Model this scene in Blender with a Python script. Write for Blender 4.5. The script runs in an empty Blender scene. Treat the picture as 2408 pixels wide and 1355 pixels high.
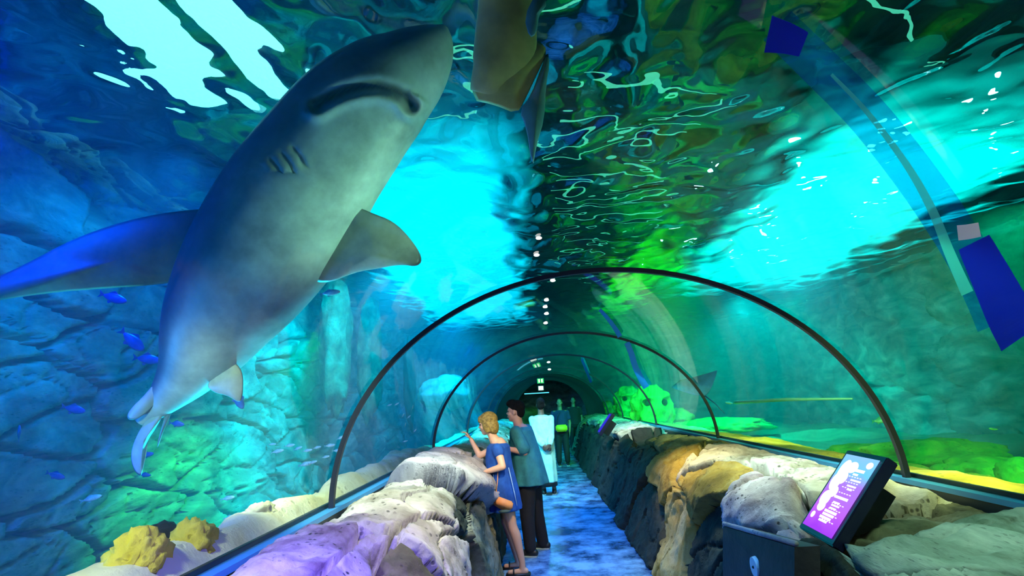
import bpy, bmesh, math, random
from mathutils import Vector, Matrix, noise, Euler, Quaternion
random.seed(7)
S = bpy.context.scene
COL = S.collection
PI = math.pi

# ------------------------------------------------------------------ camera
F_PX, PITCH, YAW, ROLL = 1258.18, .2086, .0306, -.0585
CAM = Vector((-.4807, 0, 1.7))
cy, sy, cp, sp = math.cos(YAW), math.sin(YAW), math.cos(PITCH), math.sin(PITCH)
FWD = Vector((-sy*cp, cy*cp, sp)); RT = Vector((cy, sy, 0)); UP = RT.cross(FWD)
R2 = math.cos(ROLL)*RT + math.sin(ROLL)*UP
U2 = -math.sin(ROLL)*RT + math.cos(ROLL)*UP
cd = bpy.data.cameras.new('camera'); cam = bpy.data.objects.new('camera', cd); COL.objects.link(cam)
cd.sensor_width = 36; cd.lens = 36*F_PX/2408; cd.clip_start = .05; cd.clip_end = 200
cam.matrix_world = Matrix(((R2.x, U2.x, -FWD.x, CAM.x), (R2.y, U2.y, -FWD.y, CAM.y), (R2.z, U2.z, -FWD.z, CAM.z), (0, 0, 0, 1)))
S.camera = cam

def ray(u, v): return ((u-1204)/F_PX*R2 - (v-677.5)/F_PX*U2 + FWD)
def at_y(u, v, y): d = ray(u, v); return CAM + d*((y-CAM.y)/d.y)
def at_z(u, v, z): d = ray(u, v); return CAM + d*((z-CAM.z)/d.z)
def at_x(u, v, x): d = ray(u, v); return CAM + d*((x-CAM.x)/d.x)
def at_d(u, v, dist): return CAM + ray(u, v)*dist

# ------------------------------------------------------------------ world, view
w = bpy.data.worlds.new('world'); S.world = w; w.use_nodes = True
w.node_tree.nodes['Background'].inputs[0].default_value = (.0, .01, .03, 1)
w.node_tree.nodes['Background'].inputs[1].default_value = .3
S.view_settings.view_transform = 'Standard'; S.view_settings.look = 'None'
S.view_settings.gamma = 1; S.view_settings.exposure = 0.25; S.view_settings.use_curve_mapping = False
S.cycles.use_denoising = True; S.cycles.use_adaptive_sampling = True; S.cycles.adaptive_threshold = .05
S.cycles.max_bounces = 5; S.cycles.diffuse_bounces = 1; S.cycles.glossy_bounces = 2
S.cycles.transmission_bounces = 4; S.cycles.transparent_max_bounces = 10; S.cycles.volume_bounces = 0
S.cycles.caustics_reflective = False; S.cycles.caustics_refractive = False
S.cycles.sample_clamp_indirect = 4; S.cycles.sample_clamp_direct = 0

# ------------------------------------------------------------------ lights
def light(kind, name, loc, target, color, energy, size=.3, angle=60, blend=.6, sy_=None):
    l = bpy.data.lights.new(name, kind); o = bpy.data.objects.new(name, l); COL.objects.link(o)
    o.location = loc; l.color = color; l.energy = energy
    if target is not None:
        o.rotation_euler = (Vector(target)-Vector(loc)).to_track_quat('-Z', 'Y').to_euler()
    if kind == 'AREA':
        l.size = size
        if sy_: l.shape = 'RECTANGLE'; l.size_y = sy_
        l.spread = math.radians(angle) if angle else PI
    elif kind == 'SPOT': l.spot_size = math.radians(angle); l.spot_blend = blend; l.shadow_soft_size = size
    else: l.shadow_soft_size = size
    return o
BLUE = (.0, .12, 1); CYAN = (.0, .75, 1); TEAL = (0, 1, .62); GREEN = (.03, 1, .08); WHITE = (.8, 1, .95)
# left tank
light('SPOT', 'blue_lamp', (-3.6, .6, 3.9), (-5.2, 3.6, 2.6), (0, .05, 1), 1500, .3, 120)
light('SPOT', 'blue_lamp', (-3.4, 4.2, 4.0), (-5.4, 6.2, 1.4), (0, .3, 1), 420, .3, 110)
light('SPOT', 'cyan_lamp', (-2.6, 8.5, 4.0), (-3.6, 11, 2.0), (0, .75, 1), 2200, .4, 130)
light('SPOT', 'cyan_lamp', (-2.4, 14, 4.0), (-3.8, 17, 1.0), (0, .55, 1), 1100, .4, 120)
light('SPOT', 'green_lamp', (-3.2, 6.6, 2.7), (-5.0, 7.6, .0), (.15, 1, .0), 900, .15, 65)
light('SPOT', 'teal_lamp', (-3.2, 7.4, 3.9), (-5, 9.5, 1.0), TEAL, 260, .3, 90)
light('SPOT', 'blue_lamp', (-2.6, 19, 3.8), (-4.0, 21.5, 1.2), (0, .2, 1), 600, .3, 120)
# right tank
light('SPOT', 'cyan_lamp', (3.9, 8.6, 3.9), (4.2, 12, 2.4), (0, 1, .85), 1900, .4, 130)
light('SPOT', 'green_lamp', (3.0, 13, 3.6), (3.4, 16, 1.6), (.05, 1, .1), 260, .3, 100)
light('SPOT', 'green_lamp', (2.2, 9.2, 4.0), (2.4, 15, 2.2), (.08, 1, .0), 2200, .3, 65)
light('SPOT', 'teal_lamp', (5.0, 14, 4.0), (6, 16, .5), TEAL, 1500, .3, 130)
light('SPOT', 'green_lamp', (3.6, 3.6, 3.0), (4.4, 6.0, .6), (.15, 1, .15), 260, .2, 80)
light('SPOT', 'blue_lamp', (6.4, 5, 4.0), (8.0, 7.0, 1), (0, .15, .9), 120, .3, 110)
light('SPOT', 'green_lamp', (3.4, 1.5, 3.9), (6.5, 5.5, 4.4), (.02, 1, .2), 150, .3, 60)
light('SPOT', 'sand_lamp', (2.35, 3.0, 2.6), (2.4, 5.2, .9), (1, .95, .3), 200, .1, 110)
light('SPOT', 'sand_lamp', (-2.25, 1.3, 2.2), (-2.3, 2.6, 1.0), (1, 1, .55), 70, .08, 90)
light('SPOT', 'sand_lamp', (2.5, 6.0, 2.7), (2.6, 8.5, .9), (1, .95, .3), 220, .1, 90)
light('SPOT', 'sand_lamp', (-2.3, 3.0, 2.4), (-2.35, 4.6, .9), (1, 1, .6), 170, .1, 110)
# lamps washing the shark from below
light('SPOT', 'shark_uplight', (1.5, 2.6, 1.3), (-.8, 2.2, 3.2), (.55, 1, .65), 330, .08, 50)
light('SPOT', 'cyan_uplight', (-2.6, 4.2, .9), (-2.3, 2.8, 2.1), (0, .7, 1), 260, .1, 80)
light('SPOT', 'blue_uplight', (-4.3, 2.0, .8), (-2.2, 1.9, 2.6), (0, .3, 1), 240, .2, 80)
# over the ledges, inside the tunnel
light('AREA', 'ledge_lamp', (-1.0, 4.9, 2.25), (-1.5, 4.5, 1.0), (.8, 1, .92), 11, .12, 100)
light('AREA', 'ledge_lamp', (-1.1, 1.7, 2.2), (-1.5, 2.3, 1.0), (.2, .14, 1), 22, .15, 110)
light('AREA', 'ledge_lamp', (-.6, 3.3, 2.4), (-1.1, 3.4, .8), (1, .95, .7), 5, .12, 80)
light('AREA', 'ledge_lamp', (1.2, 4.3, 2.3), (1.4, 4.4, 1.0), (.75, 1, .9), 15, .12, 110)
light('AREA', 'ledge_lamp', (1.0, 2.2, 2.3), (1.4, 2.3, 1.0), (.5, 1, .75), 6, .15, 120)
light('AREA', 'ledge_lamp', (.6, 5.6, 2.4), (1.0, 5.6, .8), (1, .85, .4), 6, .12, 70)
light('AREA', 'ledge_lamp', (1.0, 9.8, 2.2), (1.3, 10.4, 1.0), (.8, 1, .9), 10, .2, 110)
light('POINT', 'label_fill', (1.0, 1.5, 1.8), None, (1, .8, .55), 3, .05)  # added warm fill that keeps the cream label from turning blue
light('SPOT', 'olive_fill', (-1.35, 1.3, 1.3), (-.48, 2.1, 3.25), (1, .85, .3), 55, .05, 28)  # added fill that brightens the olive fish from below
light('AREA', 'visitor_fill', (-.5, 4.3, 2.4), (-.85, 5.9, 1.0), (1, .85, .6), 5, .12, 60)  # added warm fill bringing up the woman and her orange bag
light('AREA', 'robe_lamp', (-.35, 8.6, 2.45), (-.35, 10.2, 1.0), (.6, 1, .85), 16, .15, 90)
light('AREA', 'floor_lamp', (-.1, 7, 2.4), (-.1, 7, 0), (.0, .22, 1), 75, .4, 75, sy_=9)

# ------------------------------------------------------------------ node helpers
def nmat(name):
    m = bpy.data.materials.new(name); m.use_nodes = True; nt = m.node_tree; nt.nodes.clear()
    out = nt.nodes.new('ShaderNodeOutputMaterial'); return m, nt, out
def N(nt, t, **kw):
    n = nt.nodes.new(t)
    for k, v in kw.items():
        if k.startswith('i_'): n.inputs[k[2:].replace('_', ' ')].default_value = v
        else: setattr(n, k, v)
    return n
def L(nt, a, b): nt.links.new(a, b)
def principled(name, col, rough=.6, metal=0, noise_amt=0, noise_scale=8, col2=None, bump=0, bscale=20, emit=None, es=0, spec=.5):
    m, nt, out = nmat(name)
    p = N(nt, 'ShaderNodeBsdfPrincipled'); p.inputs['Roughness'].default_value = rough; p.inputs['Metallic'].default_value = metal
    p.inputs['Specular IOR Level'].default_value = spec
    tc = N(nt, 'ShaderNodeTexCoord')
    if col2:
        nz = N(nt, 'ShaderNodeTexNoise', i_Scale=noise_scale, i_Detail=6.0, i_Roughness=.65); L(nt, tc.outputs['Object'], nz.inputs['Vector'])
        cr = N(nt, 'ShaderNodeValToRGB'); cr.color_ramp.elements[0].position = .38; cr.color_ramp.elements[1].position = .62
        cr.color_ramp.elements[0].color = (*col, 1); cr.color_ramp.elements[1].color = (*col2, 1)
        L(nt, nz.outputs['Fac'], cr.inputs['Fac']); L(nt, cr.outputs['Color'], p.inputs['Base Color'])
    else: p.inputs['Base Color'].default_value = (*col, 1)
    if bump:
        nb = N(nt, 'ShaderNodeTexNoise', i_Scale=bscale, i_Detail=5.0); L(nt, tc.outputs['Object'], nb.inputs['Vector'])
        b = N(nt, 'ShaderNodeBump', i_Strength=bump, i_Distance=.02); L(nt, nb.outputs['Fac'], b.inputs['Height']); L(nt, b.outputs['Normal'], p.inputs['Normal'])
    if emit: p.inputs['Emission Color'].default_value = (*emit, 1); p.inputs['Emission Strength'].default_value = es
    L(nt, p.outputs[0], out.inputs['Surface'])
    return m
def rock_mat(name, cols, scale=3, pit=.5, bscale=14, streak=(1, 1, 1), bump=.6, rough=.75):
    """mottled stone: three colours, fine grain, small dark pits"""
    m, nt, out = nmat(name)
    p = N(nt, 'ShaderNodeBsdfPrincipled'); p.inputs['Roughness'].default_value = rough; p.inputs['Specular IOR Level'].default_value = .35
    tc = N(nt, 'ShaderNodeTexCoord'); mp = N(nt, 'ShaderNodeMapping'); mp.inputs['Scale'].default_value = streak
    L(nt, tc.outputs['Object'], mp.inputs['Vector'])
    n1 = N(nt, 'ShaderNodeTexNoise', i_Scale=scale, i_Detail=8.0, i_Roughness=.62, i_Distortion=.6); L(nt, mp.outputs[0], n1.inputs['Vector'])
    cr = N(nt, 'ShaderNodeValToRGB'); e = cr.color_ramp.elements
    e[0].position = .3; e[0].color = (*cols[0], 1); e[1].position = .7; e[1].color = (*cols[2], 1)
    mid = e.new(.5); mid.color = (*cols[1], 1)
    L(nt, n1.outputs['Fac'], cr.inputs['Fac'])
    v = N(nt, 'ShaderNodeTexVoronoi', i_Scale=scale*9); L(nt, mp.outputs[0], v.inputs['Vector'])
    n2 = N(nt, 'ShaderNodeTexNoise', i_Scale=scale*2.2, i_Detail=3.0); L(nt, mp.outputs[0], n2.inputs['Vector'])
    mr = N(nt, 'ShaderNodeMapRange'); mr.inputs['From Min'].default_value = .12; mr.inputs['From Max'].default_value = .3; L(nt, v.outputs['Distance'], mr.inputs['Value'])
    gt = N(nt, 'ShaderNodeMapRange'); gt.inputs['From Min'].default_value = .45; gt.inputs['From Max'].default_value = .6; gt.inputs['To Min'].default_value = 1; gt.inputs['To Max'].default_value = 0
    L(nt, n2.outputs['Fac'], gt.inputs['Value'])
    mx = N(nt, 'ShaderNodeMath', operation='MAXIMUM'); L(nt, mr.outputs[0], mx.inputs[0]); L(nt, gt.outputs[0], mx.inputs[1])
    mixc = N(nt, 'ShaderNodeMix', data_type='RGBA', blend_type='MULTIPLY'); mixc.inputs[0].default_value = pit
    cmb = N(nt, 'ShaderNodeCombineColor'); [L(nt, mx.outputs[0], cmb.inputs[i]) for i in range(3)]
    L(nt, cr.outputs[0], mixc.inputs[6]); L(nt, cmb.outputs[0], mixc.inputs[7]); L(nt, mixc.outputs[2], p.inputs['Base Color'])
    nb = N(nt, 'ShaderNodeTexNoise', i_Scale=bscale, i_Detail=8.0, i_Roughness=.7); L(nt, mp.outputs[0], nb.inputs['Vector'])
    ad = N(nt, 'ShaderNodeMath', operation='MULTIPLY_ADD'); L(nt, mx.outputs[0], ad.inputs[0]); ad.inputs[1].default_value = .4; L(nt, nb.outputs['Fac'], ad.inputs[2])
    b = N(nt, 'ShaderNodeBump', i_Strength=bump, i_Distance=.03); L(nt, ad.outputs[0], b.inputs['Height']); L(nt, b.outputs['Normal'], p.inputs['Normal'])
    L(nt, p.outputs[0], out.inputs['Surface'])
    return m

# ------------------------------------------------------------------ object helpers
def link(o, parent=None):
    COL.objects.link(o)
    if parent: o.parent = parent
    return o
def obj(name, bm, mat, parent=None, smooth=True):
    me = bpy.data.meshes.new(name)
    if smooth:
        for f in bm.faces: f.smooth = True
    bm.to_mesh(me); bm.free()
    if mat: me.materials.append(mat)
    return link(bpy.data.objects.new(name, me), parent)
def meshobj(name, vs, fs, mat, parent=None, smooth=True):
    me = bpy.data.meshes.new(name); me.from_pydata([tuple(v) for v in vs], [], fs); me.update()
    if smooth: me.polygons.foreach_set('use_smooth', [True]*len(me.polygons))
    if mat: me.materials.append(mat)
    return link(bpy.data.objects.new(name, me), parent)
def tag(o, label, cat, group=None, kind=None):
    o['label'] = label; o['category'] = cat
    if group: o['group'] = group
    if kind: o['kind'] = kind
    return o
def struct(o): o['kind'] = 'structure'; return o
def empty(name, loc=(0, 0, 0), rot=(0, 0, 0)):
    o = bpy.data.objects.new(name, None); o.location = loc; o.rotation_euler = rot; o.empty_display_size = .1; return link(o)
def box(bm, c, s, rot=None):
    r = bmesh.ops.create_cube(bm, size=1)
    M = Matrix.Translation(c) @ (rot.to_4x4() if rot else Matrix()) @ Matrix.Diagonal((*s, 1))
    bmesh.ops.transform(bm, matrix=M, verts=r['verts']); return r['verts']
def tube(bm, pts, rad, seg=10, cap=True):
    """swept tube; rad a number or list; returns nothing"""
    n = len(pts); rings = []
    for i, p in enumerate(pts):
        p = Vector(p); t = (Vector(pts[min(i+1, n-1)])-Vector(pts[max(i-1, 0)])).normalized()
        if i == 0: ref = Vector((0, 0, 1)) if abs(t.z) < .9 else Vector((1, 0, 0)); a = t.cross(ref).normalized()
        else: a = (a - t*a.dot(t)).normalized()
        b = t.cross(a); r = rad[i] if hasattr(rad, '__len__') else rad
        rings.append([bm.verts.new(p+a*(r*math.cos(2*PI*k/seg))+b*(r*math.sin(2*PI*k/seg))) for k in range(seg)])
    for i in range(n-1):
        for k in range(seg):
            bm.faces.new((rings[i][k], rings[i][(k+1) % seg], rings[i+1][(k+1) % seg], rings[i+1][k]))
    if cap: bm.faces.new(rings[0][::-1]); bm.faces.new(rings[-1])
def fbm(p, o=5, h=.9): return noise.fractal(p, h, 2.0, o)
def smooth(a, b, x):
    t = max(0, min(1, (x-a)/(b-a))); return t*t*(3-2*t)

# ------------------------------------------------------------------ tunnel shell
A, B, ZB = 1.9, 1.534, 1.063
def arch_pt(t, y, off=0): return Vector(((A+off)*math.cos(t), y, ZB+(B+off)*math.sin(t)))
Y0, Y1 = -4.0, 20.0
m, nt, out = nmat('clear_acrylic')
tr = N(nt, 'ShaderNodeBsdfTransparent'); tr.inputs[0].default_value = (.96, 1, 1, 1)
gl = N(nt, 'ShaderNodeBsdfGlossy'); gl.inputs['Roughness'].default_value = .03
fr = N(nt, 'ShaderNodeFresnel', i_IOR=1.35)
mr = N(nt, 'ShaderNodeMath', operation='MULTIPLY'); mr.inputs[1].default_value = .75; L(nt, fr.outputs[0], mr.inputs[0])
mx = N(nt, 'ShaderNodeMixShader'); L(nt, mr.outputs[0], mx.inputs[0]); L(nt, tr.outputs[0], mx.inputs[1]); L(nt, gl.outputs[0], mx.inputs[2]); L(nt, mx.outputs[0], out.inputs['Surface'])
M_ACR = m
NT = 64
vs, fs = [], []
for off in (0, .08):
    for j in range(2):
        for i in range(NT+1): vs.append(arch_pt(PI*i/NT, (Y0, Y1)[j], off))
for i in range(NT):
    fs.append((i, i+1, NT+2+i, NT+1+i))
vs = vs[:2*(NT+1)]
window = struct(meshobj('window_1', vs, fs, M_ACR))

M_HOOP = principled('dark_rubber', (.012, .02, .03), .45)
M_STEEL = principled('blue_painted_steel', (.06, .3, .6), .4, .1)
def make_hoop(y, w_=.05, d=.03):
    bm = bmesh.new(); n = 72; rows = []
    for i in range(n+1):
        t = PI*i/n; r = []
        for o_, yy in ((0, -w_/2), (-d, -w_/2+.008), (-d, w_/2-.008), (0, w_/2)):
            r.append(bm.verts.new(arch_pt(t, y+yy, o_)))
        rows.append(r)
    for i in range(n):
        for k in range(4): bm.faces.new((rows[i][k], rows[i][(k+1) % 4], rows[i+1][(k+1) % 4], rows[i+1][k]))
    bm.faces.new(rows[0]); bm.faces.new(rows[-1][::-1])
    return obj('tunnel_hoop', bm, M_HOOP, smooth=False)
hl = {3.75: 'dark rubber hoop arching over the tunnel nearest the camera', 7.4: 'dark rubber hoop over the tunnel, second one down the passage',
      11.07: 'thin dark rubber hoop over the tunnel, third one down the passage', 15.19: 'small dark rubber hoop over the tunnel, fourth one down the passage',
      18.2: 'smallest dark hoop close before the black end of the tunnel'}
for y, s in hl.items(): tag(make_hoop(y), s, 'hoop', 'rubber hoops of the tunnel')
# base rails
def rail(side):
    bm = bmesh.new(); x = side*A
    box(bm, (x-side*.0, 8, ZB-.005), (.11, 24, .03))
    o = obj('glass_rail', bm, M_STEEL, smooth=False)
    bm = bmesh.new(); box(bm, (x-side*.035, 8, ZB-.075), (.03, 24, .11)); box(bm, (x+side*.03, 8, ZB+.02), (.02, 24, .03))
    obj('rubber_seal', bm, M_HOOP, o, False)
    return o
tag(rail(-1), 'blue steel rail carrying the glass along the left rock ledge', 'rail')
tag(rail(1), 'blue steel rail with black seal along the right rock ledge', 'rail')

# ------------------------------------------------------------------ water body
X0, X1, YA, YB, ZF, ZW = -7.5, 9.5, -4.0, 24.0, -1.3, 4.25
m, nt, out = nmat('aquarium_water')
vsn = N(nt, 'ShaderNodeVolumeScatter'); vsn.inputs['Color'].default_value = (.0, .8, 1, 1); vsn.inputs['Density'].default_value = .036
va = N(nt, 'ShaderNodeVolumeAbsorption'); va.inputs['Color'].default_value = (0, .84, .93, 1); va.inputs['Density'].default_value = .22
ads = N(nt, 'ShaderNodeAddShader'); L(nt, vsn.outputs[0], ads.inputs[0]); L(nt, va.outputs[0], ads.inputs[1]); L(nt, ads.outputs[0], out.inputs['Volume'])
M_WATER = m
prof = [(X0+.3, ZF+.05), (-A-.02, ZF+.05), (-A-.02, ZB)]
for i in range(NT+1): p = arch_pt(PI-PI*i/NT, 0, .02); prof.append((p.x, p.z))
prof += [(A+.02, ZB), (A+.02, ZF+.05), (X1-.3, ZF+.05), (X1-.3, ZW-.06), (X0+.3, ZW-.06)]
vs = [(x, YA+.1, z) for x, z in prof]+[(x, YB-.1, z) for x, z in prof]
n = len(prof); fs = [(i, (i+1) % n, n+(i+1) % n, n+i) for i in range(n)]+[tuple(range(n))[::-1], tuple(range(n, 2*n))]
water = meshobj('tank_water', vs, fs, M_WATER, smooth=False); struct(water)
bm = bmesh.new(); bm.from_mesh(water.data); bmesh.ops.recalc_face_normals(bm, faces=bm.faces); bm.to_mesh(water.data); bm.free()

# water surface seen from below
m, nt, out = nmat('rippled_surface')
tc = N(nt, 'ShaderNodeTexCoord'); nz = N(nt, 'ShaderNodeTexNoise', i_Scale=2.4, i_Detail=.6, i_Distortion=.4); L(nt, tc.outputs['Object'], nz.inputs['Vector'])
bp = N(nt, 'ShaderNodeBump', i_Strength=.8, i_Distance=.1); L(nt, nz.outputs['Fac'], bp.inputs['Height'])
g = N(nt, 'ShaderNodeBsdfGlossy'); g.inputs['Roughness'].default_value = .02; g.inputs['Color'].default_value = (.6, .9, 1, 1)
rf = N(nt, 'ShaderNodeBsdfRefraction'); rf.inputs['IOR'].default_value = .86; rf.inputs['Roughness'].default_value = 0
L(nt, bp.outputs[0], g.inputs['Normal']); L(nt, bp.outputs[0], rf.inputs['Normal'])
mx = N(nt, 'ShaderNodeMixShader'); mx.inputs[0].default_value = .3; L(nt, rf.outputs[0], mx.inputs[1]); L(nt, g.outputs[0], mx.inputs[2]); L(nt, mx.outputs[0], out.inputs['Surface'])
M_SURF = m
nx, ny = 240, 400; vs = []; fs = []
for j in range(ny+1):
    for i in range(nx+1):
        x = X0+(X1-X0)*i/nx; y = YA+(YB-YA)*j/ny
        z = ZW+.09*noise.noise(Vector((x*1.1, y*.9, 3)))+.055*noise.noise(Vector((x*2.6, y*2.1, 7)))+.003*noise.noise(Vector((x*6, y*5, 1)))
        vs.append((x, y, z))
for j in range(ny):
    for i in range(nx):
        a = j*(nx+1)+i; fs.append((a, a+1, a+nx+2, a+nx+1))
surf = struct(meshobj('water_surface', vs, fs, M_SURF))

# added glow panels above the water, shaped to give its bright patches
def emat(name, col, s):
    m, nt, out = nmat(name); e = N(nt, 'ShaderNodeEmission'); e.inputs[0].default_value = (*col, 1); e.inputs[1].default_value = s
    L(nt, e.outputs[0], out.inputs['Surface']); return m
def gmat(name, col, s, soft=.5):
    """glow sheet that is brightest in the middle, faded to its rim to soften the patch"""
    m, nt, out = nmat(name); e = N(nt, 'ShaderNodeEmission'); e.inputs[0].default_value = (*col, 1)
    tc = N(nt, 'ShaderNodeTexCoord'); sp = N(nt, 'ShaderNodeSeparateXYZ'); L(nt, tc.outputs['Generated'], sp.inputs[0]); r = []
    for ax in 'XY':
        a = N(nt, 'ShaderNodeMath', operation='SUBTRACT'); L(nt, sp.outputs[ax], a.inputs[0]); a.inputs[1].default_value = .5
        b = N(nt, 'ShaderNodeMath', operation='ABSOLUTE'); L(nt, a.outputs[0], b.inputs[0])
        c = N(nt, 'ShaderNodeMapRange', interpolation_type='SMOOTHSTEP'); c.inputs[1].default_value = .5-soft*.5; c.inputs[2].default_value = .5; c.inputs[3].default_value = 1; c.inputs[4].default_value = .04
        L(nt, b.outputs[0], c.inputs[0]); r.append(c)
    mu = N(nt, 'ShaderNodeMath', operation='MULTIPLY'); L(nt, r[0].outputs[0], mu.inputs[0]); L(nt, r[1].outputs[0], mu.inputs[1])
    m2 = N(nt, 'ShaderNodeMath', operation='MULTIPLY'); L(nt, mu.outputs[0], m2.inputs[0]); m2.inputs[1].default_value = s
    L(nt, m2.outputs[0], e.inputs[1]); L(nt, e.outputs[0], out.inputs['Surface']); return m
def panel(c, s, mat, label):
    o = empty('glow_panel', c)
    bm = bmesh.new(); box(bm, (0, 0, .04), (s[0]+.1, s[1]+.1, .07)); obj('housing', bm, M_HOOP, o, False)
    bm = bmesh.new(); box(bm, (0, 0, 0), (s[0], s[1], .02)); obj('glow_sheet', bm, mat, o, False)
    return tag(o, label, 'light', 'added glows over the water')
ZP = 7.0
panel((-2.5, 15.2, ZP), (4.3, 17, 0), gmat('cyan_glow', (0, .8, 1), 2.4, .38), 'large cyan glow panel added above the water left of the tunnel crest')
M_WC = emat('white_cyan_glow', (.25, 1, 1), 3)
panel((-4.8, 5.3, ZP), (.6, 2.4, 0), M_WC, 'bright white cyan glow added over the water nearest the left wall behind the big shark')
panel((-3.75, 5.4, ZP), (.75, 3.0, 0), M_WC, 'bright white cyan light over the water closest to the big shark\'s back')  # also an added glow panel, there for a bright patch on the water
panel((6.75, 13.0, ZP), (5.8, 13.0, 0), gmat('turquoise_glow', (0, 1, .8), 2.4, .5), 'large turquoise glow panel added above the water on the right')
panel((2.85, 17.2, ZP), (1.8, 13, 0), gmat('green_glow', (.03, 1, .0), 1.6, .8), 'narrow green glow panel added above the water right of the tunnel crest')
panel((7.9, 3.9, ZP), (3.4, 5.0, 0), gmat('deep_green_glow', (.0, .9, .05), 1.1, .5), 'deep green glow panel added over the water at the upper right')
M_GLOWLINE = emat('teal_glow_line', (.12, .7, .42), 1.2)  # added glow lines that the waves bend into rings
for k, (x0, y0, x1, y1) in enumerate([(-.4, 3.6, 2.4, 4.6), (-.6, 5.2, 1.6, 5.4), (.3, 6.6, 2.6, 7.2), (-.3, 8.2, 2.3, 8.6), (.1, 10, 2.6, 10.4), (.0, 12.4, 2.4, 12.8), (-.1, 15.4, 2.4, 15.8), (-2.2, 6.4, -.6, 6.0), (2.9, 5.0, 4.8, 6.4), (-.5, 4.4, 1.2, 3.9), (.2, 7.6, 2.5, 7.9), (0, 9.2, 2.0, 9.5), (.1, 11.2, 2.5, 11.5), (.2, 13.8, 2.4, 14.2), (-2.6, 7.2, -1.0, 7.0)]):
    bm = bmesh.new(); tube(bm, [(x0, y0, 6.9), ((x0+x1)/2, (y0+y1)/2, 6.9), (x1, y1, 6.9)], .03, 6)
    tag(obj('ripple_glow_line', bm, M_GLOWLINE), 'thin greenish glow line added above the rippled water over the tunnel', 'light', 'added glow lines over the crest')
M_GLINT = emat('white_glint', (.85, 1, 1), 6)  # added glowing beads, there to make white glints on the water
for k, (x, y) in enumerate([(5.4, 8.2), (6.0, 9.2), (5.2, 10), (6.6, 10.2), (7.4, 8.4), (4.8, 11.4), (5.6, 12.6), (6.4, 7.2), (7.0, 11.6), (4.5, 8.8), (5.0, 14.0), (3.0, 9.2), (3.2, 12.2), (2.8, 14.6), (8.2, 9.5), (6.2, 14.4)]):
    bm = bmesh.new(); bmesh.ops.create_uvsphere(bm, u_segments=12, v_segments=8, radius=.07, matrix=Matrix.Translation((x, y, 6.8)))
    tag(obj('glint_bead', bm, M_GLINT), 'small white glint added above the rippled water on the right', 'glint_bead', 'added glints over the right tank')

# ------------------------------------------------------------------ tank walls and bed
M_WALL = rock_mat('tank_rock', ((.06, .07, .05), (.26, .3, .24), (.6, .65, .5)), 1.3, .4, 9, (1, 1, 2.2))
def crack_wall(name, side, xw, y0, y1, z0, z1, ny, nz_, sc, depth=.34, mat=M_WALL):
    vs = []; fs = []
    for j in range(nz_+1):
        for i in range(ny+1):
            y = y0+(y1-y0)*i/ny; z = z0+(z1-z0)*j/nz_
            q = Vector((y*sc[0], z*sc[1], side*3.1)); q += .28*Vector((noise.noise(q*1.3), noise.noise(q*1.3+Vector((9, 0, 0))), 0))
            d, pt = noise.voronoi(q, distance_metric='DISTANCE'); e = smooth(.022, .055, d[1]-d[0]); d2, _ = noise.voronoi(q*2.3+Vector((4, 4, 4))); e2 = smooth(.01, .04, d2[1]-d2[0])
            cell = noise.noise(pt[0]*5.3)
            dx = .5*noise.noise(Vector((y*.25, z*.35, side))) + .16*cell*e + depth*(e-1) + .1*(e2-1)*(1 if noise.noise(pt[0]*3.1) > 0 else 0) + .035*fbm(Vector((y*1.2, z*3.5, 0)), 5)
            vs.append((xw-side*dx, y, z))
    for j in range(nz_):
        for i in range(ny):
            a = j*(ny+1)+i; f = (a, a+1, a+ny+2, a+ny+1); fs.append(f if side < 0 else f[::-1])
    return struct(meshobj(name, vs, fs, mat))
crack_wall('wall_left', -1, -5.2, -4, 24, -1.3, 4.9, 720, 190, (.62, 1.5))
crack_wall('wall_right', 1, 8.6, -4, 24, -1.3, 4.9, 200, 50, (.5, .8))
def bed(name, x0, x1, z0, amp, mat, nx=60, ny=180, slope=0):
    vs = []; fs = []
    for j in range(ny+1):
        for i in range(nx+1):
            x = x0+(x1-x0)*i/nx; y = YA+(YB-YA)*j/ny
            vs.append((x, y, z0+slope*(i/nx)+amp*noise.noise(Vector((x*.8, y*.6, 2)))+.04*fbm(Vector((x*3, y*3, 1)), 4)))
    for j in range(ny):
        for i in range(nx): a = j*(nx+1)+i; fs.append((a, a+1, a+nx+2, a+nx+1))
    return struct(meshobj(name, vs, fs, mat))
M_BED = rock_mat('sea_bed', ((.1, .12, .06), (.25, .3, .15), (.4, .42, .25)), 1.2, .3, 8)
bed('ground', -5.8, -1.95, -.1, .25, M_BED)
bed('ground', 1.95, 9.3, .45, .2, M_BED)
M_DARK = principled('dark_plaster', (.01, .012, .015), .9)
bm = bmesh.new()
box(bm, (1, 24.3, 2.8), (18, .2, 10)); struct(obj('wall_back', bm, M_WALL, smooth=False))
bm = bmesh.new(); box(bm, (1, -4.3, 2.8), (18, .2, 10)); struct(obj('wall_front', bm, M_DARK, smooth=False))
bm = bmesh.new(); box(bm, (1, 10, 7.25), (18, 29, .2)); struct(obj('ceiling', bm, M_DARK, smooth=False))
bm = bmesh.new(); box(bm, (-8.4, 10, 1.8), (.2, 29, 11)); struct(obj('wall_outer', bm, M_DARK, smooth=False))
bm = bmesh.new(); box(bm, (10, 10, 1.8), (.2, 29, 11)); struct(obj('wall_outer', bm, M_DARK, smooth=False))
# walkway
M_FLOOR = principled('blue_lit_floor', (.02, .06, .16), .2, 0, 1, 2.6, (.3, .6, .85), .3, 5)  # blue light and cyan caustic patches are mixed into the floor colour
bm = bmesh.new(); box(bm, (0, 12, -.1), (3.7, 32, .2)); struct(obj('floor', bm, M_FLOOR, smooth=False))

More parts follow.
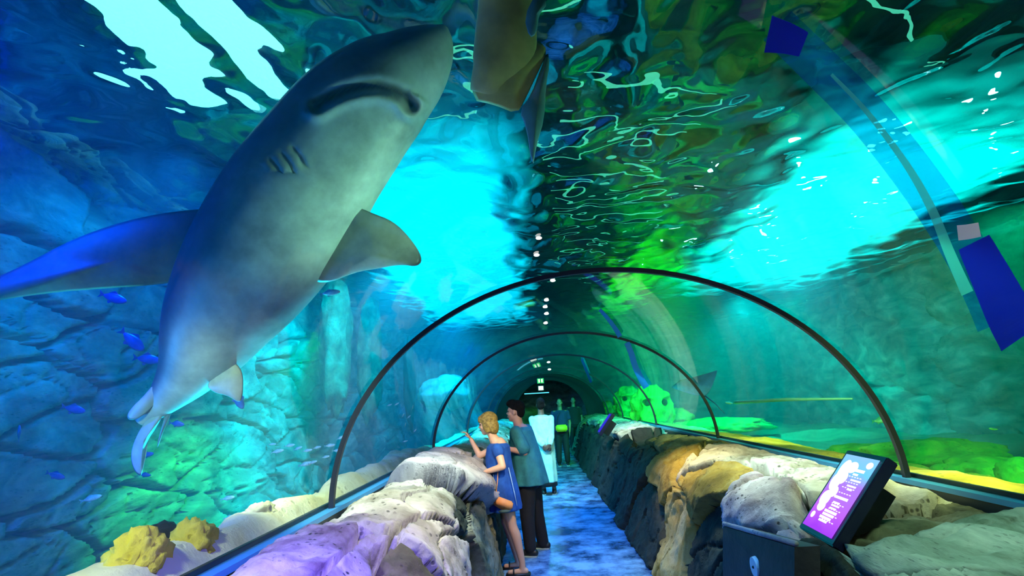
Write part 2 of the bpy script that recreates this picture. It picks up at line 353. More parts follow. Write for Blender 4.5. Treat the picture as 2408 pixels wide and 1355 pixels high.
# ------------------------------------------------------------------ rock ledges beside the walkway
M_STONE = rock_mat('pale_stone', ((.16, .14, .09), (.48, .45, .38), (.8, .78, .7)), 2.4, .75, 16)
M_PITTED = rock_mat('pitted_stone', ((.16, .10, .13), (.48, .42, .46), (.78, .74, .76)), 2.8, .92, 14)
M_OLIVE = rock_mat('olive_stone', ((.05, .045, .02), (.2, .18, .09), (.42, .4, .26)), 2.8, .6, 16)
M_GREENISH = rock_mat('layered_stone', ((.10, .14, .08), (.32, .4, .32), (.58, .66, .54)), 2.4, .4, 14, (3, .6, 3))
M_OCHRE = rock_mat('ochre_stone', ((.10, .05, .01), (.38, .25, .05), (.58, .5, .24)), 2.0, .5, 14)
M_SHADE = rock_mat('dark_shade_stone', ((.008, .01, .008), (.025, .028, .02), (.06, .06, .04)), 3.0, .5, 14)  # shade of hollows and low ledge faces put into colour; also dark rocks
M_GREYR = rock_mat('grey_stone', ((.28, .26, .26), (.48, .45, .44), (.62, .6, .58)), 3.0, .5, 18)
def prof_pt(P, s):
    for i in range(len(P)-1):
        l = math.dist(P[i], P[i+1])
        if s <= l or i == len(P)-2:
            t = s/l; return P[i][0]+(P[i+1][0]-P[i][0])*t, P[i][1]+(P[i+1][1]-P[i][1])*t
        s -= l
def ledge(side, P, seeds, name, label, ymax=18.6):
    root = empty(name, (side*1.4, 9, 0)); tag(root, label, 'rock ledge')
    tot = sum(math.dist(P[i], P[i+1]) for i in range(len(P)-1))
    # smooth profile by sampling
    def base(y, s):
        a, b = Vector(prof_pt(P, max(0, s-.06))), Vector(prof_pt(P, min(tot, s+.06)))
        p = (a+b)/2; t = (b-a).normalized(); nrm = Vector((-t.y, t.x)) * (1 if side < 0 else -1)
        return p, nrm
    ys = []; y = -1.0
    while y < ymax: ys.append(y); y += .03 if y < 1.2 else .017 if y < 5.5 else .035 if y < 9 else .08
    ns = 100; V = []; own = []
    for y in ys:
        for i in range(ns+1):
            s = tot*i/ns; p, nr = base(y, s)
            q = Vector((y, s, side*2)); wv = Vector((noise.noise(q*2.1), noise.noise(q*2.1+Vector((7, 3, 0)))))*.14
            best = sorted(((math.hypot((y+wv.x-sd[0])*sd[4], s+wv.y-sd[1])-sd[5], k) for k, sd in enumerate(seeds)))[:2]
            k = best[0][1]; e = best[1][0]-best[0][0]; sd = seeds[k]
            eg = smooth(.008, .04, e); dome = smooth(0, .1, e); tl = Vector((noise.noise(Vector((k*1.7, side, 0))), noise.noise(Vector((k*2.9, side, 5))))); gr = abs(noise.noise(q*1.9+Vector((k, 0, 0)))); gr2 = abs(noise.noise(q*4.3+Vector((0, k, 0))))
            edge = smooth(0, .08, s)*1.0
            h = (-.24*(1-eg)*edge + .16*((y-sd[0])*tl.x*.5+(s-sd[1])*tl.y*.9)*edge*dome - .08*(1-smooth(.008, .035, gr))*edge - .015*(1-smooth(0, .04, gr2))*edge + sd[2]*(.6 if sd[2] > 0 else 1)*(.75+.25*dome)*smooth(0, .3, s) + .045*fbm(Vector((y*2.2, s*2.2, k)), 5)*edge + .014*fbm(Vector((y*9, s*9, k)), 5))
            if side > 0: h -= .09*(1-smooth(.25, .45, abs(y-3.1)))*smooth(.1, .3, s)*(1-smooth(.8, 1.0, s))
            nx_, nz_ = nr.x, nr.y
            if side > 0: nx_, nz_ = nr.x, nr.y
            V.append(Vector((p.x+nx_*h, y, p.y+nz_*h))); own.append(k)
    W_ = ns+1; cells = {}
    for j in range(len(ys)-1):
        for i in range(ns):
            a = j*W_+i; ids = (a, a+1, a+W_+1, a+W_)
            k = max(set(own[t] for t in ids), key=[own[t] for t in ids].count)
            cells.setdefault(k, []).append(ids if side > 0 else ids[::-1])
    cen = Vector((side*1.55, 0, .45))
    for k, fl in cells.items():
        sd = seeds[k]; m_ = {}; bm = bmesh.new()
        for f in fl:
            for t in f:
                if t not in m_: m_[t] = bm.verts.new(V[t])
            bm.faces.new([m_[t] for t in f])
        # thickness: sink the rim inward
        rim = [e for e in bm.edges if e.is_boundary]
        r = bmesh.ops.extrude_edge_only(bm, edges=rim)
        for v in r['geom']:
            if isinstance(v, bmesh.types.BMVert):
                d = Vector((cen.x-v.co.x, 0, cen.z-v.co.z)); v.co += d.normalized()*min(.12, d.length*.3)
        bmesh.ops.recalc_face_normals(bm, faces=bm.faces)
        nm = sd[6] if len(sd) > 6 and sd[6] else 'boulder'
        if len(sd) > 7:
            o = obj(nm, bm, sd[3]); tag(o, sd[7], 'boulder', 'boulders of the '+('left' if side < 0 else 'right')+' ledge')
        else: o = obj('boulder', bm, sd[3], None); o.parent = root; o.matrix_parent_inverse = Matrix.Translation(-root.location)
    return root
LP = [(-1.84, .98), (-1.76, 1.07), (-1.5, 1.1), (-1.2, 1.0), (-1.06, .82), (-1.0, .45), (-.95, -.02)]
#       y   s    lift  mat      ky  r
LS = [(2.1, .42, .05, M_PITTED, .75, .12, 'boulder', 'big purple lit pitted boulder at the near end of the left ledge'),
      (2.6, 1.12, .05, M_OLIVE, 1, .05, 'boulder', 'olive grey upright boulder face under the purple lit boulder'),
      (3.85, .4, .06, M_STONE, .75, .08, 'boulder', 'white boulder against the blue rail between the purple boulder and the grey one'),
      (3.45, .98, .08, M_STONE, 1, .04, 'boulder', 'cream pointed boulder overhanging the dark hollow of the left ledge'),
      (5.35, .52, .26, M_GREYR, .8, .12, 'boulder', 'smooth grey block on top of the left ledge beside the woman'),
      (5.0, 1.2, .02, M_OLIVE, .8, .05, 'boulder', 'tall slanting olive stone slab standing at the woman\'s legs'),
      (3.6, 1.55, .06, M_OCHRE, 1, .05, 'boulder', 'low yellowish boulder on the floor in the dark hollow'),
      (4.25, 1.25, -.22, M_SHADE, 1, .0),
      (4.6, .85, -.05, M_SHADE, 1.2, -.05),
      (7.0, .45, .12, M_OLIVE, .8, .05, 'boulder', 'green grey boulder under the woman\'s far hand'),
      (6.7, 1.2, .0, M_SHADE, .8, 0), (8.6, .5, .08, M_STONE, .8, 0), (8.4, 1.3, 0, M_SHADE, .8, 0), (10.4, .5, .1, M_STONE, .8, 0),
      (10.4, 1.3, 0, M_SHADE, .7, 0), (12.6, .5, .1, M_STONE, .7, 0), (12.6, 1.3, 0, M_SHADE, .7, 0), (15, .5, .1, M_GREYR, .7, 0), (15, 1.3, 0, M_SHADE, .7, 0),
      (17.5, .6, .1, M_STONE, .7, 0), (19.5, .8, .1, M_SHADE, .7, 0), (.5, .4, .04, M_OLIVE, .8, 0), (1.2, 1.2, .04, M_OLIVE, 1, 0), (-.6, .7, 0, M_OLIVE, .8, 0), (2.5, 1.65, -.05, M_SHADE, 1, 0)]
ledge(-1, LP, LS, 'rock_ledge', 'long pale rock ledge under the glass on the left of the walkway')
RP = [(1.84, .98), (1.76, 1.05), (1.45, 1.08), (1.1, 1.02), (.86, .88), (.76, .6), (.66, .3), (.52, -.02)]
RS = [(2.15, .45, .0, M_GREENISH, .8, .1, 'boulder', 'large green grey layered slab in front of the tilted screen'),
      (2.0, 1.1, .05, M_GREENISH, 1, .05, 'boulder', 'lower green grey rock under the layered slab'),
      (3.02, .25, -.02, M_OLIVE, 1.8, -.02, 'boulder', 'olive brown rock wedged behind the tilted screen'),
      (3.75, .5, .05, M_STONE, .9, .04, 'boulder', 'pale cracked slab on the ledge left of the tilted screen'),
      (3.9, .98, .07, M_PITTED, .95, .02, 'boulder', 'mottled pinkish boulder at the ledge lip above the dark panel'),
      (5.3, .45, .07, M_STONE, .65, .1, 'boulder', 'long white slab on top of the right ledge with a zigzag crack below'),
      (4.9, 1.0, .07, M_OCHRE, .9, .03, 'boulder', 'yellow brown boulder bulging below the long white slab'),
      (6.2, 1.0, .08, M_OCHRE, .9, .03, 'boulder', 'yellow rounded boulder facing the walkway farther along the right ledge'),
      (7.4, .5, .06, M_OLIVE, .8, .05, 'boulder', 'olive boulder at the top of the right ledge before the dark gap'),
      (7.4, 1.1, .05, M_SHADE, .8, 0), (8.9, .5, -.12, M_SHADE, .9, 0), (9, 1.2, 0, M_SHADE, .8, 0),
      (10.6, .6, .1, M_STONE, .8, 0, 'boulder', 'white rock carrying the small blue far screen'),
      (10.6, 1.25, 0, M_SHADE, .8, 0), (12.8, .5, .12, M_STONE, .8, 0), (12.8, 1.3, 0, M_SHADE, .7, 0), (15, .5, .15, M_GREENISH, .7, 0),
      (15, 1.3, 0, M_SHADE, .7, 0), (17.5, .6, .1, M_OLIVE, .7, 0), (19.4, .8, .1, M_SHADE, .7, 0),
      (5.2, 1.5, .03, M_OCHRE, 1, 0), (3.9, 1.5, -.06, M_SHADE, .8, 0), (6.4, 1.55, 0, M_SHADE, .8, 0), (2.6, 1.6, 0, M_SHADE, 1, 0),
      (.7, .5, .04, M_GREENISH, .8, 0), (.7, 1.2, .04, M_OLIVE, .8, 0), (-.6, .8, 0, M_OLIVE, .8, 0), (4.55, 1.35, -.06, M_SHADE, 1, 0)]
ledge(1, RP, RS, 'rock_ledge', 'long rock ledge on the right of the walkway dark towards the floor')

# ------------------------------------------------------------------ rocks and sand in the tank just outside the glass
def blob(name, c, r, mat, amp=.25, fr_=1.6, sub=4, rot=0, parent=None, seed=0):
    bm = bmesh.new(); bmesh.ops.create_icosphere(bm, subdivisions=sub, radius=1)
    for v in bm.verts:
        p = v.co.copy(); k = 1+amp*noise.noise(p*fr_+Vector((seed*3.7, seed, 0)))+amp*.4*fbm(p*fr_*3+Vector((seed, 0, 0)), 4)
        d, pt = noise.voronoi(p*fr_*1.2+Vector((seed, 5, 1))); k -= .12*amp*4*(1-smooth(0, .15, d[1]-d[0]))
        v.co = Vector((p.x*r[0], p.y*r[1], p.z*r[2]))*k
    o = obj(name, bm, mat, parent); o.location = c; o.rotation_euler = (0, 0, rot); return o
M_SAND = rock_mat('cream_sand_rock', ((.75, .6, .25), (.9, .82, .55), (.95, .93, .8)), 1.5, .3, 12)
M_YELLOW = rock_mat('yellow_rock', ((.55, .4, .05), (.95, .75, .1), (1, .9, .35)), 2.5, .4, 14)
M_MOSS = rock_mat('green_mossy_rock', ((.03, .25, .03), (.1, .6, .08), (.35, .8, .1)), 2.5, .4, 12)
def strip(name, x0, x1, y0, y1, zf, mat, n1, n2):
    vs = []; fs = []
    for j in range(n2+1):
        for i in range(n1+1):
            x = x0+(x1-x0)*i/n1; y = y0+(y1-y0)*j/n2; vs.append((x, y, zf(x, y)))
    for j in range(n2):
        for i in range(n1): a = j*(n1+1)+i; fs.append((a, a+1, a+n1+2, a+n1+1))
    return meshobj(name, vs, fs, mat)
def zl(x, y):
    t = (-1.93-x)/.75
    return 1.04+.12*smooth(0, .2, t)*(1-.7*smooth(7.5, 9, y))-.95*smooth(.35, 1.0, t+.2*noise.noise(Vector((y*.8, 3, 0))))+.04*fbm(Vector((x*3, y*3, 0)), 4)+.05*noise.noise(Vector((x, y*1.1, 9)))
tag(strip('sand_ledge', -1.95, -2.95, -1, 20, zl, M_SAND, 24, 420), 'cream coloured ledge in the water along the left rail', 'ledge')
def zr(x, y):
    t = (x-1.93)/1.6
    return 1.06-.28*smooth(.1, 1, t)+.04*fbm(Vector((x*2, y*2, 0)), 5)+.05*noise.noise(Vector((x*.9, y*.8, 4)))
tag(strip('sand_ledge', 1.95, 3.6, -1, 20, zr, M_YELLOW, 40, 420), 'yellow sandy ledge in the water along the right rail', 'ledge')
def rockthing(name, c, r, mat, label, amp=.25, seed=0, rot=0, group=None):
    return tag(blob(name, c, r, mat, amp, 1.6, 4, rot, None, seed), label, 'rock', group)

p = at_x(325, 1325, -2.12); rockthing('rock', p, (.11, .13, .13), M_YELLOW, 'knobbly yellow rock in the water at the bottom left corner', .35, 1)
p = at_x(452, 1288, -2.12); rockthing('rock', p, (.10, .12, .13), M_YELLOW, 'yellow rock standing on the cream ledge near the left corner', .35, 2)
p = at_x(612, 1215, -2.12); rockthing('rock', p, (.08, .12, .08), M_SAND, 'small pointed cream rock above the dark crack of the ledge', .3, 3)
p = at_x(930, 1115, -2.15); rockthing('rock', p, (.16, .7, .16), M_YELLOW, 'long yellow rock behind the rail at the left hoop', .25, 4)
p = at_x(385, 1290, -2.3); rockthing('rock', p, (.13, .16, .1), M_SHADE, 'dark brown rock between the two yellow rocks', .3, 5)
def rz(u, v, z, r, mat, label, seed, amp=.22): rockthing('rock', at_z(u, v, z), r, mat, label, amp, seed)
rz(2190, 1075, .78, (.75, .7, .2), M_MOSS, 'bright green mossy rock mound in the water behind the tilted screen', 6)
rz(2330, 1110, .75, (.5, .4, .16), M_MOSS, 'green mossy mound with yellow patches at the right edge', 7)
rz(2400, 1125, .8, (.16, .2, .16), M_MOSS, 'small green rock cut off by the right picture edge', 8)
rz(2040, 1070, .7, (.5, .6, .14), M_MOSS, 'low green mound in the water left of the right hoop foot', 9)
rz(1700, 1000, .75, (1.2, 1.6, .2), M_MOSS, 'long low green bank in the water beyond the white slab', 10)
rz(1590, 985, .85, (.5, .9, .35), M_MOSS, 'green mossy rock beside the carved stone face', 11)
rockthing('rock', at_x(1428, 966, 2.3), (.3, .8, .35), M_YELLOW, 'yellow green rock behind the small far screen', .25, 12)

# carved stone face in the right tank
def stone_face(c, s, rot, label):
    bm = bmesh.new(); bmesh.ops.create_icosphere(bm, subdivisions=5, radius=1)
    for v in bm.verts:
        x, y, z = v.co
        v.co = Vector((x*.9, y*.6, z))*(1/max(abs(x), abs(z), .93)*.93)
        X, Y_, Z = v.co
        if Y_ < 0:
            for ex in (-.38, .38): v.co.y += .42*math.exp(-((X-ex)**2+(Z-.28)**2)/.03)          # sockets
            for ex in (-.38, .38): v.co.y -= .16*math.exp(-((X-ex)**2/.06+(Z-.5)**2/.008))      # brows
            v.co.y -= .3*math.exp(-(X**2/.02+(Z+.02)**2/.05))                                     # nose
            v.co.y += .3*math.exp(-(X**2/.09+(Z+.55)**2/.008))                                    # open mouth
            v.co.y -= .12*math.exp(-(X**2/.12+(Z+.4)**2/.006))
        v.co += v.co.normalized()*.13*fbm(v.co*2.5, 5)
        v.co *= s
    o = obj('stone_face', bm, M_MOSS)
    o.location = c; o.rotation_euler = rot
    for ex in (-.38, .38):
        b2 = bmesh.new(); bmesh.ops.create_uvsphere(b2, u_segments=16, v_segments=10, radius=.12*s)
        for v in b2.verts: v.co += Vector((ex*s, -.3*s, .28*s))
        obj('eye', b2, M_SHADE, o)
    return tag(o, label, 'carved face')
stone_face(at_y(1535, 965, 13.5), .62, (0, 0, .35), 'carved green stone face with dark eyes in the right tank')
stone_face(at_y(1480, 950, 17), .55, (0, 0, .3), 'smaller carved green face left of the large one')

# ------------------------------------------------------------------ screens
def emission_screen():
    m, nt, out = nmat('lit_display')
    tc = N(nt, 'ShaderNodeTexCoord'); sp = N(nt, 'ShaderNodeSeparateXYZ'); L(nt, tc.outputs['Object'], sp.inputs[0])
    mr = N(nt, 'ShaderNodeMapRange'); mr.inputs['From Min'].default_value = -.23; mr.inputs['From Max'].default_value = .23; L(nt, sp.outputs['Y'], mr.inputs[0])
    cr = N(nt, 'ShaderNodeValToRGB'); e = cr.color_ramp.elements; e[0].position = 0; e[0].color = (.35, .05, 1, 1); e[1].position = 1; e[1].color = (.25, .55, 1, 1)
    a = e.new(.25); a.color = (.5, .12, .95, 1); a = e.new(.6); a.color = (.4, .2, .95, 1); a = e.new(.8); a.color = (.15, .6, .95, 1)
    nz = N(nt, 'ShaderNodeTexNoise', i_Scale=6.0, i_Detail=2.0); L(nt, tc.outputs['Object'], nz.inputs['Vector'])
    ad = N(nt, 'ShaderNodeMath', operation='MULTIPLY_ADD'); L(nt, nz.outputs[0], ad.inputs[0]); ad.inputs[1].default_value = .3; L(nt, mr.outputs[0], ad.inputs[2])
    sb = N(nt, 'ShaderNodeMath', operation='SUBTRACT'); L(nt, ad.outputs[0], sb.inputs[0]); sb.inputs[1].default_value = .15
    L(nt, sb.outputs[0], cr.inputs[0]); em = N(nt, 'ShaderNodeEmission', i_Strength=1.0); L(nt, cr.outputs[0], em.inputs[0]); L(nt, em.outputs[0], out.inputs['Surface'])
    return m
M_SCREEN = emission_screen(); M_INK = emat('display_white', (1, .95, 1), 1.4); M_BLUEC = principled('blue_black_case', (.01, .01, .04), .35)
def rect(bm, x0, y0, x1, y1, z): bm.faces.new([bm.verts.new((a, b, z)) for a, b in ((x0, y0), (x1, y0), (x1, y1), (x0, y1))])
def disc(bm, cx, cy_, rx, ry, z, n=20): bm.faces.new([bm.verts.new((cx+rx*math.cos(2*PI*i/n), cy_+ry*math.sin(2*PI*i/n), z)) for i in range(n)])
def screen(c, ya, ti, w_, h, label, detail=True):
    # local x: along the tunnel (near end = +x), local y: up the screen, local z: out of the display
    wd = Vector((math.sin(ya), math.cos(ya), 0)); out_ = Vector((math.cos(ya), -math.sin(ya), 0)); hd = out_*math.cos(ti)+Vector((0, 0, math.sin(ti)))
    X = -wd; Y_ = hd; Z = X.cross(Y_)
    root = empty('information_screen'); root.matrix_world = Matrix(((X.x, Y_.x, Z.x, c[0]), (X.y, Y_.y, Z.y, c[1]), (X.z, Y_.z, Z.z, c[2]), (0, 0, 0, 1)))
    bm = bmesh.new(); box(bm, (0, 0, -.035), (w_, h, .06)); bmesh.ops.bevel(bm, geom=bm.edges[:], offset=.006, segments=2, affect='EDGES')
    obj('case', bm, M_BLUEC, root, False)
    bm = bmesh.new(); box(bm, (0, -.02, -.12), (w_*.5, h*.6, .12)); obj('stand', bm, M_HOOP, root, False)
    bm = bmesh.new(); rect(bm, -w_/2+.03, -h/2+.03, w_/2-.03, h/2-.03, .0); d = obj('display', bm, M_SCREEN if detail else emat('blue_display', (.03, .03, .6), 1), root, False)
    if detail:
        bm = bmesh.new(); z = .002
        k = w_/.4
        for cx, cy_, rx, ry in ((-.09, .13, .05, .07), (-.10, .06, .05, .06), (-.06, .0, .04, .035), (-.1, -.05, .05, .05), (-.09, -.1, .04, .03), (-.12, -.16, .02, .02), (-.02, .16, .05, .035), (.12, .19, .03, .02), (-.05, .09, .04, .04)):
            disc(bm, cx*k, cy_*k, rx*k, ry*k, z); z += .0002
        for k2, (x0, y0, x1, y1) in enumerate(((-.0, .14, .11, .157), (.02, .118, .07, .13), (.03, .085, .13, .095), (.03, .05, .12, .06), (.05, .03, .10, .04), (-.02, -.03, .12, -.015), (.0, -.06, .07, -.05), (0, -.078, .085, -.068), (0, -.096, .07, -.086), (-.03, -.12, .10, -.105), (-.03, -.14, .09, -.125), (-.04, -.16, .08, -.145), (-.03, -.178, .06, -.165))):
            rect(bm, x0*k, y0*k, x1*k, y1*k, z); z += .0002
        # rows of short dashes standing for unreadable small print
        for r_ in range(9):
            for q in range(5):
                x = (.0+q*.027)*k; y = (.105-.034*r_)*k; rect(bm, x, y, x+.016*k, y+.005*k, z)
            z += .0002
        obj('picture', bm, M_INK, d, False)
    return tag(root, label, 'screen')
screen((1.10, 3.08, 1.122), .065, .879, .4, .525, 'tilted information screen glowing purple in a black case on the right ledge')
pfar = at_y(1421, 995, 10.2); screen(pfar, .05, .9, .5, .45, 'small far screen with deep blue edge on the white rock', False)

# dark access panel with round disc
M_PANEL = principled('dark_panel', (.02, .016, .02), .6, 0, 1, 4, (.045, .035, .035), .2, 30)
pr_ = empty('access_panel', (0, 0, 0)); tag(pr_, 'flat dark panel set in the right ledge below the screen', 'panel')
P = [at_x(1700, 1238, .70), at_x(1868, 1287, .70), at_x(1868, 1420, .64), at_x(1700, 1420, .64)]
bm = bmesh.new(); f_ = [bm.verts.new(q) for q in P]; g_ = [bm.verts.new(q+Vector((.12, 0, 0))) for q in P]
bm.faces.new(f_); bm.faces.new(g_[::-1])
for i in range(4): bm.faces.new((f_[i], g_[i], g_[(i+1) % 4], f_[(i+1) % 4]))
bmesh.ops.recalc_face_normals(bm, faces=bm.faces); obj('panel_board', bm, M_PANEL, pr_, False)
bm = bmesh.new(); tube(bm, [P[0]+Vector((.01, 0, .015)), P[1]+Vector((.01, 0, .015))], .014, 8); obj('edge_strip', bm, M_GREYR, pr_)
M_WHITE = principled('white_plastic', (.75, .85, .85), .4)
bm = bmesh.new(); c0 = at_x(1776, 1334, .66)
bmesh.ops.create_cone(bm, cap_ends=True, segments=32, radius1=.055, radius2=.05, depth=.02)
bmesh.ops.transform(bm, matrix=Matrix.Translation(c0) @ Matrix.Rotation(-PI/2, 4, 'Y'), verts=bm.verts)
disc_o = obj('round_disc', bm, M_WHITE, None, False); tag(disc_o, 'round white disc fixed on the dark panel below the tilted screen', 'disc')
bm = bmesh.new(); 
bmesh.ops.create_uvsphere(bm, u_segments=10, v_segments=8, radius=.008, matrix=Matrix.Translation(c0+Vector((-.01, 0, 0))))
obj('screw', bm, M_PANEL, disc_o)

# ------------------------------------------------------------------ end of the tunnel
bm = bmesh.new(); rows = []
for y in (18.9, 32):
    rows.append([bm.verts.new(arch_pt(PI*i/40, y, -.02)) for i in range(41)])
for i in range(40): bm.faces.new((rows[0][i], rows[0][i+1], rows[1][i+1], rows[1][i]))
struct(obj('wall_passage', bm, M_DARK))
# opaque collar around the passage mouth
bm = bmesh.new(); ro = [bm.verts.new(arch_pt(PI*i/40, 18.9, -.02)) for i in range(41)]; ri = [bm.verts.new(Vector((1.25*math.cos(PI*i/40), 18.9, ZB+1.28*math.sin(PI*i/40)))) for i in range(41)]
for i in range(40): bm.faces.new((ro[i], ro[i+1], ri[i+1], ri[i]))
struct(obj('wall_portal', bm, M_DARK, smooth=False))
bm = bmesh.new(); box(bm, (0, 31, 1.3), (5, .1, 3)); struct(obj('wall_end', bm, principled('blue_black_wall', (.02, .04, .12), .8), smooth=False))
def sign(u, v, y, w_, h, col, name, label, s=1.5):
    p = at_y(u, v, y); o = empty(name, p)
    bm = bmesh.new(); box(bm, (0, .03, 0), (w_+.04, .05, h+.04)); obj('housing', bm, M_HOOP, o, False)
    bm = bmesh.new(); box(bm, (0, 0, 0), (w_, .02, h)); obj('lit_face', bm, emat(name+'_glow', col, s), o, False)
    bm = bmesh.new(); tube(bm, [(0, .03, h/2), (0, .03, max(h/2+.05, ZB+B-p.z-.02))], .012, 6); obj('hanger', bm, M_HOOP, o)
    return tag(o, label, 'sign'), p
o, p = sign(1271, 896, 18.3, .2, .15, (.05, .9, .15), 'exit_sign', 'small green lit sign hanging at the top of the dark passage')
M_SW = emat('sign_white', (.9, 1, .9), 1.5)
for x in (-.045, .045): bm = bmesh.new(); box(bm, (x, -.014, .005), (.04, .004, .1)); obj('symbol', bm, M_SW, o, False)
sign(1272, 913, 18.2, .16, .13, (.9, 1, .85), 'white_sign', 'small white lit square just below the green sign')
p = at_y(1262, 925, 21); bm = bmesh.new(); box(bm, p, (.95, .05, .035)); tag(obj('strip_light', bm, emat('strip_glow', (.1, .75, 1), 1.2), smooth=False), 'thin cyan strip light across the far end of the dark passage', 'light')
# reflected glints along the crest, built as small glowing beads
M_DOT = emat('small_white_glow', (1, 1, .95), 3)
for k, (u, v) in enumerate([(1267, 560), (1262, 600), (1285, 706), (1282, 722), (1285, 738), (1290, 852), (1292, 869), (1268, 655), (1283, 760), (1300, 660)]):
    d = ray(u, v); o_ = CAM-Vector((0, 0, ZB)); a_ = (d.x/A)**2+(d.z/B)**2; b_ = 2*(o_.x*d.x/A**2+o_.z*d.z/B**2); c_ = (o_.x/A)**2+(o_.z/B)**2-1
    t = (-b_+math.sqrt(b_*b_-4*a_*c_))/2/a_; q = CAM+d*(t-.03)
    bm = bmesh.new(); r_ = .0016*q.y+.006; bmesh.ops.create_uvsphere(bm, u_segments=12, v_segments=8, radius=1, matrix=Matrix.Translation(q) @ Matrix.Diagonal((r_*1.6, r_, r_*.8, 1)))
    tag(obj('crest_glint', bm, M_DOT), 'tiny white reflected glint along the crest of the tunnel glass', 'light', 'reflected glints along the crest')

# ------------------------------------------------------------------ sharks
def vcol_mat(name, rough=.45, sss=0, stripe=0):
    m, nt, out = nmat(name); p = N(nt, 'ShaderNodeBsdfPrincipled'); p.inputs['Roughness'].default_value = rough
    at = N(nt, 'ShaderNodeAttribute', attribute_name='Col'); tc = N(nt, 'ShaderNodeTexCoord')
    nz = N(nt, 'ShaderNodeTexNoise', i_Scale=4.0, i_Detail=6.0, i_Roughness=.6); L(nt, tc.outputs['Object'], nz.inputs['Vector'])
    mr = N(nt, 'ShaderNodeMapRange'); mr.inputs['From Min'].default_value = .3; mr.inputs['From Max'].default_value = .7; mr.inputs['To Min'].default_value = .5; mr.inputs['To Max'].default_value = 1.2; L(nt, nz.outputs[0], mr.inputs[0])
    mu = N(nt, 'ShaderNodeVectorMath', operation='MULTIPLY'); cb = N(nt, 'ShaderNodeCombineXYZ'); [L(nt, mr.outputs[0], cb.inputs[i]) for i in range(3)]
    L(nt, at.outputs['Color'], mu.inputs[0]); L(nt, cb.outputs[0], mu.inputs[1]); L(nt, mu.outputs[0], p.inputs['Base Color'])
    b = N(nt, 'ShaderNodeBump', i_Strength=.15, i_Distance=.02); L(nt, nz.outputs[0], b.inputs['Height']); L(nt, b.outputs[0], p.inputs['Normal'])
    L(nt, p.outputs[0], out.inputs['Surface']); return m
M_SHARK = vcol_mat('shark_skin')
def paint(me, fn):
    ca = me.color_attributes.new('Col', 'FLOAT_COLOR', 'POINT')
    for i, v in enumerate(me.vertices): ca.data[i].color = (*fn(v.co), 1)
def mixc(a, b, t): return tuple(a[i]+(b[i]-a[i])*t for i in range(3))
BELLY, BACK = (.66, .78, .66), (.05, .11, .18)
def loft_px(spine, nseg=28, sub=6, flat=.85, sign_=-1):
    """spine: (u, v, half width in px, depth); rings around the unprojected spine. Returns verts, faces, param list"""
    pts = [(at_d(u, v, d), hw*d/F_PX, Vector((u, v, 0))) for u, v, hw, d in spine]
    # catmull-rom resample
    res = []
    n = len(pts)
    for i in range(n-1):
        for k in range(sub):
            t = k/sub; q = [pts[max(0, i-1)], pts[i], pts[i+1], pts[min(n-1, i+2)]]
            def cr(a, b, c, d): return .5*((2*b)+(c-a)*t+(2*a-5*b+4*c-d)*t*t+(3*b-a-3*c+d)*t*t*t)
            res.append((cr(*[x[0] for x in q]), max(.004, cr(*[x[1] for x in q]))))
    res.append((pts[-1][0], pts[-1][1]))
    vs = []; fs = []; par = []
    for i, (c, r) in enumerate(res):
        T = (res[min(i+1, len(res)-1)][0]-res[max(i-1, 0)][0]).normalized(); V_ = (c-CAM).normalized()
        Wd = T.cross(V_).normalized(); D = Wd.cross(T).normalized()
        if D.dot(V_) < 0: D = -D
        for k in range(nseg):
            a = 2*PI*k/nseg; vs.append(c+Wd*(r*math.cos(a))+D*(r*flat*math.sin(a))); par.append((i/(len(res)-1), a, r))
        if i:
            for k in range(nseg): a = (i-1)*nseg; fs.append((a+k, a+(k+1) % nseg, a+nseg+(k+1) % nseg, a+nseg+k))
    fs.append(tuple(range(nseg))[::-1]); fs.append(tuple(range(len(vs)-nseg, len(vs))))
    return vs, fs, par, res
def fin_px(poly, depths, name, parent, thick=.05, mat=None, colfn=None, bulge=1.0):
    """fin: outline in picture points, each with its own depth; becomes a lens-shaped slab with real thickness"""
    P = [at_d(u, v, d) for (u, v), d in zip(poly, depths)]
    c = sum(P, Vector())/len(P)
    bm = bmesh.new(); n = len(P); rings = []
    nrm = Vector()
    for i in range(n): nrm += (P[i]-c).cross(P[(i+1) % n]-c)
    nrm.normalize()
    for sgn in (1, -1):
        rs = []
        for k, f in enumerate((1, .92, .75, .5, .25)):
            rs.append([bm.verts.new(c+(p-c)*f+nrm*sgn*thick*.5*(1-f**2.5)) if (sgn > 0 or k) else None for p in P])
        if sgn < 0: rs[0] = rings[0][0]
        rings.append(rs); ce = bm.verts.new(c+nrm*sgn*thick*.5)
        for a, b in zip(rs[:-1], rs[1:]):
            for i in range(n):
                f = (a[i], a[(i+1) % n], b[(i+1) % n], b[i]); bm.faces.new(f if sgn > 0 else f[::-1])
        for i in range(n):
            f = (rs[-1][i], rs[-1][(i+1) % n], ce); bm.faces.new(f if sgn > 0 else f[::-1])
    o = obj(name, bm, mat or M_SHARK, parent)
    paint(o.data, colfn or (lambda co: BELLY)); return o
def smooth_poly(P, D, it=2):
    for _ in range(it):
        n = len(P); Q = []; E_ = []
        for i in range(n):
            a, b = P[i], P[(i+1) % n]; da, db = D[i], D[(i+1) % n]
            Q += [(a[0]*.75+b[0]*.25, a[1]*.75+b[1]*.25), (a[0]*.25+b[0]*.75, a[1]*.25+b[1]*.75)]; E_ += [da*.75+db*.25, da*.25+db*.75]
        P, D = Q, E_
    return P, D
